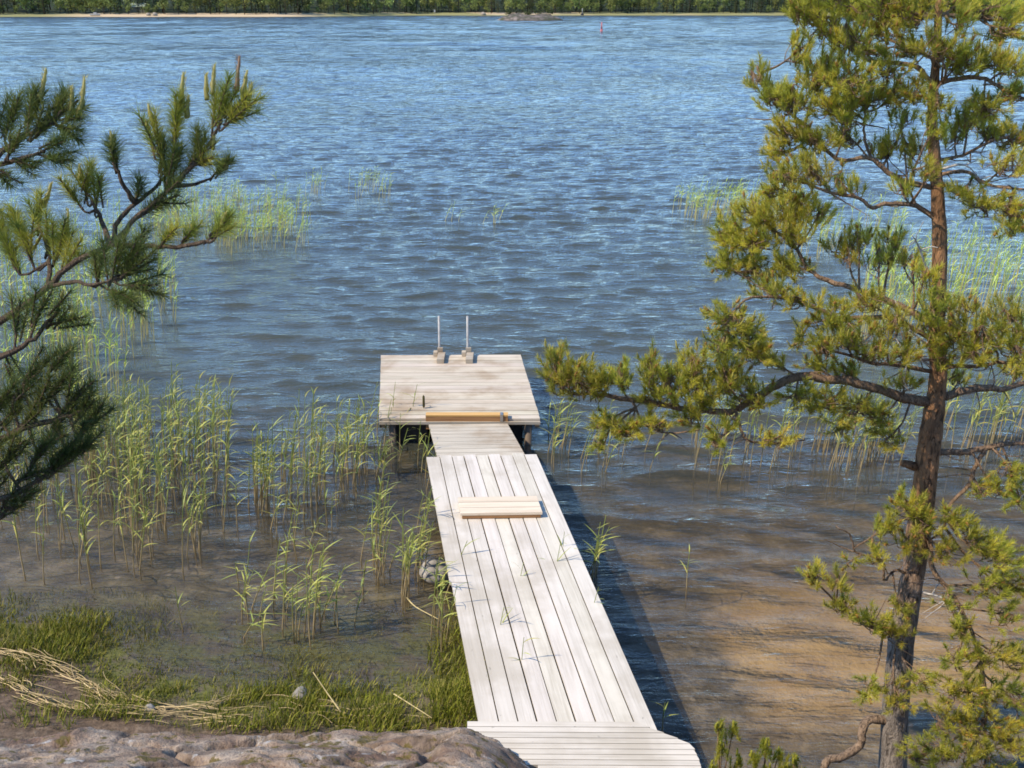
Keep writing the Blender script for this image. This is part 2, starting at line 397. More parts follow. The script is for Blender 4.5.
M_ROCK = t.done(t.bsdf(Base_Color=c, Roughness=.9, Specular_IOR_Level=.2, Normal=t.bump(t.math('ADD', n1, t.math('MULTIPLY', n2, .6)), 1.0, .05)))
tag(link('rock_ledge', me, M_ROCK), kind='structure')

def surf_z(X, Y):
    X = np.asarray(X, float); Y = np.asarray(Y, float)
    g = ground_z(X, Y); r = np.where((X < .75) & (Y < 5.7) & (X > -8.9), rock_z(X, Y), -9); return np.maximum(g, r)

def boulder(name, c, r, mat, seed, sq=(1, 1, .8), sub=3):
    import bmesh
    bm = bmesh.new(); bmesh.ops.create_icosphere(bm, subdivisions=sub, radius=1)
    V = np.array([v.co for v in bm.verts]); F_ = np.array([[v.index for v in f.verts] for f in bm.faces]); bm.free()
    d = 1 + .30*fbm(V[:, 0]*1.3+seed, V[:, 1]*1.3+V[:, 2]*1.7, 4, seed) + .2*fbm(V[:, 2]*1.1-seed, V[:, 0]*1.5, 3, seed+3)
    for q in range(7):     # knock flat faces off
        nrm = RNG.normal(size=3); nrm /= np.linalg.norm(nrm)
        s_ = (V*d[:, None]) @ nrm; d = np.where(s_ > .78, d*.78/np.maximum(s_, .01), d)
    me = make_mesh(name, V*d[:, None]*r*np.array(sq), [F_], smooth=False)
    o = link(name, me, mat); o.location = c; return o
b = on_z(437, 572, 0.02)
M_BOULD = mat_plain('pale_boulder_stone', (.27, .245, .21), .9, 0, 14, .35, .6)
tag(boulder('boulder', b, .16, M_BOULD, 3), 'pale grey boulder in the water against the left side of the walkway', 'boulder')

# ------------------------------------------------------------------ walkway
ZW = .45
def bil(c, u, v):      # c = FL, FR, BR, BL
    return lerp(lerp(c[0], c[1], u), lerp(c[3], c[2], u), v)
wc = [on_z(478, 721, ZW), on_z(657, 728, ZW), on_z(536.5, 453.5, ZW), on_z(426.5, 456, ZW)]
# run a little under the landing
wcx = [bil(wc, 0, -.02), bil(wc, 1, -.02), wc[2], wc[3]]
walk = tag(empty('walkway', bil(wc, .5, .5)*np.array([1, 1, 0])), 'long pale weathered plank walkway running from the rocky shore out over the water', 'walkway')
edges = [0, .118, .228, .336, .447, .556, .668, .775, .884, 1]
m = MB()
for i in range(9):
    a, b2_ = edges[i]+RNG.uniform(.003, .0065), edges[i+1]-RNG.uniform(.003, .0065)
    zt = np.array([0, 0, RNG.normal(0, .0025)]); tint = .98 + RNG.normal(0, .022)
    warm = np.array([1.0, .985+RNG.normal(0, .008), .965+RNG.normal(0, .014)])*tint
    j0, j1 = RNG.normal(0, .002), RNG.normal(0, .004)
    if i == 0:   # outer left edge is made of two lengths
        s0 = .42
        m.board(bil(wcx, a, 0), bil(wcx, b2_, 0), bil(wcx, b2_, s0-.001), bil(wcx, a, s0-.001), .032, np.tile(warm, (24, 1)), i)
        m.board(bil(wcx, a-.012, s0+.001), bil(wcx, b2_, s0+.001), bil(wcx, b2_, 1+j1), bil(wcx, a-.006, 1+j1), .032, np.tile(warm*.98, (24, 1)), i+11)
    else:
        cols = np.tile(warm, (24, 1))
        m.board(bil(wcx, a, 0)+zt, bil(wcx, b2_, 0)+zt, bil(wcx, b2_, 1+j1)+zt, bil(wcx, a, 1+j1)+zt, .032, cols, i)
m.build('deck', M_WOOD, walk)
for u in (.06, .5, .94):
    m = MB(); dz = np.array([0, 0, -.034])
    m.board(bil(wcx, u-.018, .0)+dz, bil(wcx, u+.018, .0)+dz, bil(wcx, u+.018, .995)+dz, bil(wcx, u-.018, .995)+dz, .12, .9, u*7)
    m.build('beam', M_DARKW, walk)
for v in (.04, .36, .68, .98):
    for u in (.10, .90):
        q = bil(wcx, u, v); m = MB(); zb = float(ground_z(q[0], q[1]))-.25
        m.tube([[q[0], q[1], zb], [q[0], q[1], ZW-.036]], .05, 9, (.9, .9, .9)); m.build('post', M_DARKW, walk)

# short gangway between walkway and platform
gcn = [on_z(437, 455.5, .42), on_z(524.5, 453.8, .42), on_z(508, 424.5, .335), on_z(429, 425.5, .335)]
gc_ = [bil(gcn, 0, -.05), bil(gcn, 1, -.05), bil(gcn, 1, 1.04), bil(gcn, 0, 1.04)]
gw = tag(empty('gangway', bil(gcn, .5, .5)*np.array([1, 1, 0])), 'short greyish gangway of cross boards joining the walkway to the swimming platform', 'gangway')
m = MB()
for i in range(9):
    v0, v1 = i/9+.004, (i+1)/9-.004; tint = .95 + RNG.normal(0, .04)
    m.board(bil(gc_, 0, v1), bil(gc_, 0, v0), bil(gc_, 1, v0), bil(gc_, 1, v1), .025, tint, i+30)
m.build('deck', M_DECK, gw)
for u in (.06, .94):
    m = MB(); dz = np.array([0, 0, -.027])
    m.board(bil(gc_, u-.025, .0)+dz, bil(gc_, u+.025, .0)+dz, bil(gc_, u+.025, 1)+dz, bil(gc_, u-.025, 1)+dz, .09, .9, u); m.build('beam', M_DARKW, gw)

# swimming platform
ZP = .37
pc = [on_z(379, 418.5, ZP), on_z(540, 418.5, ZP), on_z(520.5, 354.5, ZP), on_z(381, 355, ZP)]
plat = tag(empty('swimming_platform', bil(pc, .5, .5)*np.array([1, 1, 0])), 'square wooden swimming platform with two ladder handles at the far end of the walkway', 'platform')
m = MB(); NB = 19
for i in range(NB):
    v0, v1 = i/NB+.0016, (i+1)/NB-.0016; tint = 1 + RNG.normal(0, .06)
    e0, e1 = RNG.normal(0, .0009), RNG.normal(0, .0009); zz = np.array([0, 0, RNG.normal(0, .0015)])
    w_ = np.array([1, .985+RNG.normal(0, .012), .96+RNG.normal(0, .02)])*tint
    m.board(bil(pc, e0, v1)+zz, bil(pc, e0, v0)+zz, bil(pc, 1+e1, v0)+zz, bil(pc, 1+e1, v1)+zz, .028, np.tile(w_, (24, 1)), i+50)
m.build('deck', M_DECK, plat)
dz = np.array([0, 0, -.03])
for u in (.015, .5, .985):
    m = MB(); m.board(bil(pc, u-.014, .01)+dz, bil(pc, u+.014, .01)+dz, bil(pc, u+.014, .99)+dz, bil(pc, u-.014, .99)+dz, .10, .9, u*9); m.build('beam', M_DARKW, plat)
m = MB(); dz2 = np.array([0, 0, -.03])
m.board(bil(pc, 0.0, -.002)+dz2, bil(pc, 0.0, -.016)+dz2, bil(pc, 1.0, -.016)+dz2, bil(pc, 1.0, -.002)+dz2, .035, .8, 3); m.build('edge_board', M_DECK, plat)
for u0, u1 in ((.06, .30), (.70, .90)):
    m = MB(); dzf = np.array([0, 0, -.132])
    A, B_, C_, D_ = bil(pc, u0, .06), bil(pc, u1, .06), bil(pc, u1, .94), bil(pc, u0, .94)
    m.board(A+dzf, B_+dzf, C_+dzf, D_+dzf, .36, 1.0, 0); m.build('float', M_FLOAT, plat)
for u in (.08, .93):
    q = bil(pc, u, .02); m = MB(); m.tube([[q[0], q[1], -1.6], [q[0], q[1], ZP-.032]], .045, 9, (1.3, 1.2, 1.1)); m.build('post', M_DARKW, plat)
# orange beam on the front edge, with its steel strap
bA, bB = on_z(426, 417.5, ZP+.003), on_z(508, 417.5, ZP+.003)
m = MB(); up = np.array([0, 0, .03]); ax = (bB-bA); fw = np.array([ax[1], -ax[0], 0]); fw /= np.linalg.norm(fw)*-1
m.board(bA+up+fw*.085-fw*.03, bA+up-fw*.045, bB+up-fw*.045, bB+up+fw*.085-fw*.03, .165, 1.0, 4)
bo = m.build('front_beam', M_BEAM, plat)
m = MB(); upc = np.array([0, 0, .051]); m.board(bA+upc+fw*.075-fw*.032, bA+upc-fw*.048, bB+upc-fw*.048, bB+upc+fw*.075-fw*.032, .019, 1.0, 9); m.build('cap_board', M_CAP, bo)
sA = lerp(bA, bB, .905); sB = lerp(bA, bB, .94); m = MB(); u3 = np.array([0, 0, .059])
m.board(sA+u3+fw*.06-fw*.036, sA+u3-fw*.05, sB+u3-fw*.05, sB+u3+fw*.06-fw*.036, .006, 1, 1)
m.board(sA+u3-fw*.051, sA+u3-fw*.058, sB+u3-fw*.058, sB+u3-fw*.051, .23, 1, 1)
m.build('strap', M_METAL, bo)
# ladder
lad = None
rails = []
for k, x in enumerate((439.6, 467.8)):
    q = on_z(x, 355.5, ZP); top = .575
    m = MB(); qq = q + np.array([0, .035, 0])
    m.tube([[qq[0], qq[1], -.75], [qq[0], qq[1], ZP], [qq[0]+.003, qq[1]+.004, ZP+top]], [.019, .019, .017], 10, (1, 1, 1))
    rail = m.build('ladder_rail', M_WHITE, plat, smooth=True); rails.append(qq)
    m = MB(); m.box([q[0]+.035, q[1]-.17, ZP+.004], .10, .36, .06, 0, .8, k+3); m.build('base_block', M_DECK, rail)
    m = MB(); m.box([q[0]-.055, q[1]-.0, ZP+.004], .06, .09, .06, 0, .95, k+5); m.build('cleat', M_DECK, rail)
    m = MB(); m.box([q[0]+.012, q[1]-.02, ZP+.069], .075, .05, .055, 0, .62, k+7); m.build('cleat', M_DECK, rail)
for z in (.12, -.14, -.40):
    m = MB(); m.tube([rails[0]*[1, 1, 0]+[0, -.002, z], rails[1]*[1, 1, 0]+[0, -.002, z]], .017, 8); m.build('rung', M_WHITE, plat)

# loose boarded step lying on the walkway
sc = [on_z(460.5, 513.5, ZW+.065), on_z(542.5, 512.3, ZW+.065), on_z(536.5, 495.8, ZW+.065), on_z(458, 497, ZW+.065)]
step = tag(empty('boarded_step', bil(sc, .5, .5)*np.array([1, 1, 0])+np.array([0, 0, ZW+.005])), 'small fresh yellow boarded step of three slats lying across the walkway', 'step')
for i in range(3):
    m = MB(); v0, v1 = i/3+.012, (i+1)/3-.012
    m.board(bil(sc, 0, v1), bil(sc, 0, v0), bil(sc, 1, v0), bil(sc, 1, v1), .026, 1.0+RNG.normal(0, .03), i+80); m.build('slat', M_NEW, step)
for v in (.02, .86):
    m = MB(); dz = np.array([0, 0, -.028])
    m.board(bil(sc, .02, v+.12)+dz, bil(sc, .02, v)+dz, bil(sc, .98, v)+dz, bil(sc, .98, v+.12)+dz, .032, .9, 5+v)
    o = m.build('batten', M_NEW if v > .5 else M_BEAM, step)

# landing of narrow cross battens between rock and walkway
land = None
rowsL = [(467, 721), (467, 726.5), (466.5, 732), (467, 737.5), (468, 743), (490, 748.5), (508, 754), (523, 759.5), (538, 765), (552, 770.5), (560, 776), (565, 782), (570, 788), (575, 794), (580, 800), (585, 806)]
rowsR = [636, 650, 664, 678, 690, 695, 697, 699.5, 701, 702, 704, 706, 708, 710, 712, 714]
ZL0 = .482
land = tag(empty('landing', (on_z(580, 760, ZL0)*[1, 1, 0]+[0, 0, .3])), 'pale landing of narrow cross battens at the rock end of the walkway', 'landing')
m = MB()
for i, ((xl, y), xr) in enumerate(zip(rowsL[:-1], rowsR)):
    z = ZL0 + .010*i*0.6
    y1 = rowsL[i+1][1]
    xl += RNG.normal(0, .5); xr += RNG.normal(0, .7)
    A, B_ = on_z(xl, y1-.45, z), on_z(rowsR[i+1], y1-.45+.9, z)
    C_, D_ = on_z(xr, y+.25+.9*(1 if i else .6), z), on_z(xl, y+.25, z)
    w_ = np.array([1, .985, .965])*(.96+RNG.normal(0, .04))
    # grain along the batten
    m.board(D_, A, B_, C_, .034, np.tile(w_, (24, 1)), i+100)
m.build('deck', M_WOOD, land)
for (xa, ya), (xb, yb) in (((486, 728), (580, 812)), ((600, 727), (650, 812)), ((650, 736), (700, 812))):
    p0, p1 = on_z(xa, ya, ZL0-.05), on_z(xb, yb, ZL0+.01); m = MB()
    w = np.array([.05, 0, 0]); m.board(p1-w/2, p1+w/2, p0+w/2, p0-w/2, .12, 1, 2); m.build('beam', M_DARKW, land)
for x, y in ((500, 735), (672, 748)):
    q = on_z(x, y, ZL0-.06); m = MB(); m.tube([[q[0], q[1], float(ground_z(q[0], q[1]))-.2], [q[0], q[1], ZL0-.045]], .045, 8, (.9, .9, .9)); m.build('post', M_DARKW, land)

# ------------------------------------------------------------------ pines
NEED_A = np.array([(.26, .29, .04), (.46, .44, .055), (.64, .56, .075)])
def needle_arrays(shoots, needle_len, width, per, rg, dens_col):
    """shoots: list of (base, dir, length, colour) -> triangle needles"""
    Vs, Cs = [], []
    for b, d, L, c in shoots:
        n = int(per*L/.10*(.8+.4*rg.random())) + 10
        d = d/np.linalg.norm(d); ref = np.array([0, 0, 1.]) if abs(d[2]) < .9 else np.array([1., 0, 0])
        u = np.cross(d, ref); u /= np.linalg.norm(u); w = np.cross(d, u)
        t_ = .10 + .92*rg.random(n)**.85; ph = rg.random(n)*6.283; tilt = np.radians(rg.normal(TILT, 12, n) - 20*np.clip(t_-.75, 0, 1)/.25)
        rad = np.cos(ph)[:, None]*u + np.sin(ph)[:, None]*w
        nd = np.cos(tilt)[:, None]*d + np.sin(tilt)[:, None]*rad; nd[:, 2] += .08
        st_ = b + d*(t_*L)[:, None]
        ln = needle_len*(.75+.4*rg.random(n))
        side = np.cross(nd, rg.normal(size=(n, 3))); side /= np.linalg.norm(side, axis=1)[:, None] + 1e-9
        bend = rg.normal(0, .06, (n, 3))*ln[:, None]
        tip = st_ + nd*ln[:, None] + bend
        V = np.stack([st_-side*width/2, st_+side*width/2, tip+side*width*.2], 1)
        cc = c*(.8+.4*rg.random((n, 1)))
        Vs.append(V.reshape(-1, 3)); Cs.append(np.repeat(cc, 3, axis=0))
    V = np.concatenate(Vs); C = np.concatenate(Cs)
    return V, np.arange(len(V)).reshape(-1, 3), C

TILT = 46
class Limb:
    def __init__(s, P, r0, r1, tree_r=None):
        s.P = smooth_poly(P, 4); s.P[1:-1] += RNG.normal(0, .002 + r0*.06, s.P[1:-1].shape)
        t_ = np.linspace(0, 1, len(s.P)); s.R = r0*(1-t_)**.8 + r1
        s.wood = MB(); s.wood.tube(s.P, s.R, 7, wob=.07); s.shoots = []; s.cand = MB(); s.nc = 0

def candle(mb, b, d, L, r, col):
    d = d/np.linalg.norm(d); n = 9; t_ = np.linspace(0, 1, n)
    P = b + d*(t_*L)[:, None]; P[:, 0] += .04*L*np.sin(t_*3+b[0]*9)
    R = r*np.array([.7, 1, .9, 1.05, .85, .98, .75, .8, .4])*(1+RNG.normal(0, .08, 9))
    c = np.outer(.9+.25*t_, col); mb.tube(P, R*(1-.35*t_), 6, c, wob=.22)
    if r > .0058:      # short scaly needle tips standing off the candle
        q = int(L*900); tt_ = RNG.random(q); az = RNG.random(q)*6.283; ref = np.cross(d, [.3, 1, .1]); ref /= np.linalg.norm(ref); w_ = np.cross(d, ref)
        rad = np.cos(az)[:, None]*ref + np.sin(az)[:, None]*w_; p_ = b + d*(tt_*L)[:, None] + rad*r*.6; e_ = p_ + (rad*.55 + d*.8)*(.007+.009*RNG.random(q))[:, None]; sd = np.cross(rad, d)*.0012
        V = np.stack([p_-sd, p_+sd, e_], 1).reshape(-1, 3); mb.add(V, np.arange(len(V)).reshape(-1, 3), None, np.repeat(np.array(col)*(.7+.6*RNG.random((q, 1))), 3, axis=0))

def grow(limb, root_i, centre, rad, n, rg, L=(.045, .09), up=.6, col=None, cand_p=.35, cone_p=.3, candL=(.02, .05), twig_r=.004, spread=1.0):
    """sub-limb from limb point to the clump, then twigs that end in needle shoots"""
    p0 = limb.P[root_i]; c = np.asarray(centre, float); axisv = c-p0; D = np.linalg.norm(axisv)+1e-6
    mid = lerp(p0, c, .5) + rg.normal(0, .06*D, 3) + np.array([0, 0, -.05*D])
    sub = smooth_poly([p0, mid, c, c + axisv/D*np.linalg.norm(rad)*.35 + np.array([0, 0, .15*rad[2]])], 4)
    if D > .02: limb.wood.tube(sub, np.linspace(min(.012, .005+.009*D), twig_r*.7, len(sub)), 5, wob=.08)
    out = axisv/D
    for _ in range(n):
        v = rg.normal(size=3); v /= np.linalg.norm(v); v *= 1.1*rg.random()**(1/2.2)
        q = c + v*rad
        k = int(min(len(sub)-1, max(2, len(sub)*(.35+.65*rg.random())))); s0 = sub[min(k, len(sub)-1)]
        d = out*.55 + v*.55 + np.array([0, 0, up]) + rg.normal(0, .28, 3); d /= np.linalg.norm(d)
        ln = rg.uniform(*L); b_ = q - d*ln*.5
        m_ = lerp(s0, b_, .55) + rg.normal(0, .012, 3) - np.array([0, 0, .012])
        limb.wood.tube(np.vstack([smooth_poly([s0, m_, b_], 2), q + d*ln*.45]), np.array([twig_r, twig_r*.85, twig_r*.8, twig_r*.75, twig_r*.7, twig_r*.5])[:len(smooth_poly([s0, m_, b_], 2))+1], 4, cap=False)
        pal = NEED_A if col is None else col
        f = rg.random()*(len(pal)-1); i0 = int(f); cc = lerp(pal[i0], pal[min(i0+1, len(pal)-1)], f-i0)
        limb.shoots.append((b_, d, ln, cc))
        if rg.random() < cand_p:
            for _k in range(rg.integers(1, 3)):
                cd_ = d*.5 + np.array([0, 0, 1.0]) + rg.normal(0, .18, 3)
                candle(limb.cand, q + d*ln*.5, cd_, rg.uniform(*candL), .0045, np.array([.48, .42, .10])*(.8+.4*rg.random())); limb.nc += 1
        if rg.random() < cone_p:
            candle(limb.cand, q + d*ln*.3, d + rg.normal(0, .2, 3), ln*.42, .0085, np.array([.44, .25, .07])*(.7+.5*rg.random())); limb.nc += 1

def finish_limb(limb, root, bark, needle_len, width, per, rg, name='branch'):
    o = limb.wood.build(name, bark, root, smooth=True)
    if limb.shoots:
        V, T, C = needle_arrays(limb.shoots, needle_len, width, per, rg, None)
        limb.cand.add(V, T, None, C)
    if limb.cand.n: limb.cand.build('needles', M_NEEDLE, o)  # this mesh also holds the young candles and cones
    return o

# ---- the pine on the right
rg = np.random.default_rng(3)
TY, TS = 5.05, .13
def tp(x, y, dy=0.0): return on_lean(x, y, TY, TS, dy)
def zc_at(x, y): return (tp(x, y)[1]*CP + (CAMZ-tp(x, y)[2])*SP)
base = tp(893, 800)
pine = tag(empty('pine_tree', base), 'tall crooked pine with reddish upper trunk growing at the right shore', 'pine tree')
tr_px = [(886, 840, 27), (889, 800, 27), (892, 765, 26), (896, 700, 26), (903, 630, 25), (914, 570, 21.5), (921, 510, 23), (928, 455, 22), (932, 425, 21), (937, 390, 17), (938, 365, 16), (937, 330, 15), (940, 250, 14), (937, 190, 13), (932, 120, 10), (936, 60, 8), (939, 0, 7), (941, -70, 5), (946, -140, 2)]
P = np.array([tp(x, y) for x, y, w in tr_px]); R = np.array([w/2*zc_at(x, y)/F for x, y, w in tr_px])
SPm = smooth_poly(P, 5); SR = np.interp(np.linspace(0, 1, len(SPm)), np.linspace(0, 1, len(R)), R)
m = MB(); m.tube(SPm, SR, 16, wob=.05)
for ang in (.4, 1.9, 3.3, 4.7, 5.6):       # root flare
    d = np.array([math.cos(ang), math.sin(ang), -.35]); m.tube([base+np.array([0, 0, .10]), base+d*.16, base+d*.42+np.array([0, 0, -.12])], [.07, .05, .02], 7, wob=.06)
m.tube([tp(915, 466), tp(906, 464, -.02), tp(902, 463, -.03)], [.028, .024, .02], 8, wob=.1)   # broken stub
m.build('trunk', M_BARK, pine, smooth=True)

limb_px = {
 'L1': ([(928, 402), (905, 398), (880, 390), (850, 382), (800, 377), (772, 388), (745, 405), (725, 411), (698, 411), (662, 405), (628, 399), (598, 394), (570, 393), (549, 375)], 17, 2.5, -.25),
 'L1b': ([(735, 410), (740, 425), (747, 440), (775, 443), (805, 440)], 5, 2, -.3),
 'L1c': ([(632, 401), (645, 425), (670, 433), (700, 430)], 4, 1.5, -.28),
 'L2': ([(933, 325), (905, 308), (877, 297), (852, 288), (820, 278), (806, 266), (792, 244), (760, 225), (735, 235)], 11, 2, .35),
 'L3': ([(932, 340), (890, 318), (839, 318), (811, 306), (779, 297), (745, 300), (722, 330)], 8, 2, -.35),
 'L3b': ([(933, 372), (895, 364), (872, 363), (835, 352), (815, 355)], 7, 2, -.5),
 'L4': ([(935, 218), (915, 206), (890, 203), (872, 207), (858, 198), (830, 192), (795, 180), (775, 170)], 8, 2, -.2),
 'L5': ([(934, 188), (902, 180), (887, 171), (868, 158), (836, 158), (804, 125), (779, 104), (763, 82), (757, 66)], 9, 2, .15),
 'L5b': ([(872, 160), (865, 140), (864, 120), (867, 105)], 5, 2, .1),
 'L6': ([(933, 84), (918, 68), (902, 63), (877, 62), (858, 54), (839, 41), (827, 32), (808, 20), (796, 4)], 8, 2, -.15),
 'L7': ([(935, 60), (915, 49), (896, 43), (880, 32), (855, 15)], 6, 2, .4),
 'L8': ([(936, 16), (915, 14), (880, -8), (840, -30)], 6, 2, -.2),
 'R1': ([(936, 84), (963, 77), (985, 79), (1004, 89), (1030, 92), (1060, 85)], 8, 2, -.2),
 'R2': ([(937, 15), (969, 16), (1000, 19), (1045, 12)], 7, 2, .2),
 'R3': ([(938, 160), (963, 155), (995, 140), (1030, 132)], 6, 2, .35),
 'R4': ([(938, 175), (969, 172), (985, 184), (1024, 190), (1060, 195)], 6, 2, -.4),
 'R5': ([(940, 398), (976, 388), (1002, 389), (1024, 383), (1070, 372)], 13, 4, .2),
 'R7': ([(938, 368), (976, 366), (1005, 362), (1040, 362), (1070, 350)], 7, 2, -.5),
 'R6': ([(932, 452), (960, 452), (981, 449), (1002, 444), (1024, 444), (1070, 436)], 11, 4, -.1),
 'R6b': ([(985, 449), (976, 465), (968, 486), (955, 499), (947, 512), (942, 530), (930, 540)], 7, 2.5, -.15),
 'D1': ([(914, 512), (928, 538), (933, 570), (950, 591), (964, 615), (978, 650), (985, 695), (985, 740)], 9, 3, -.45),
 'LL1': ([(908, 628), (877, 629), (856, 619), (835, 601), (812, 578)], 5, 2, -.25),
 'LL2': ([(912, 575), (895, 570), (884, 580), (882, 560), (856, 552), (850, 535), (836, 526)], 5, 1.2, -.2),
}
limbs = {}
for k, (pp, r0, r1, dye) in limb_px.items():
    zc = zc_at(*pp[0]); n = len(pp); pts = []
    par = {'L1b': -.15, 'L1c': -.2, 'L5b': .06, 'R6b': -.05}.get(k, 0)
    for i, (x, y) in enumerate(pp): pts.append(tp(x, y, par + (dye-par)*(i/(n-1))**1.0))
    limbs[k] = Limb(pts, (r0-r1)/2*.62*zc/F, r1/2*.75*zc/F); limbs[k].dye = dye

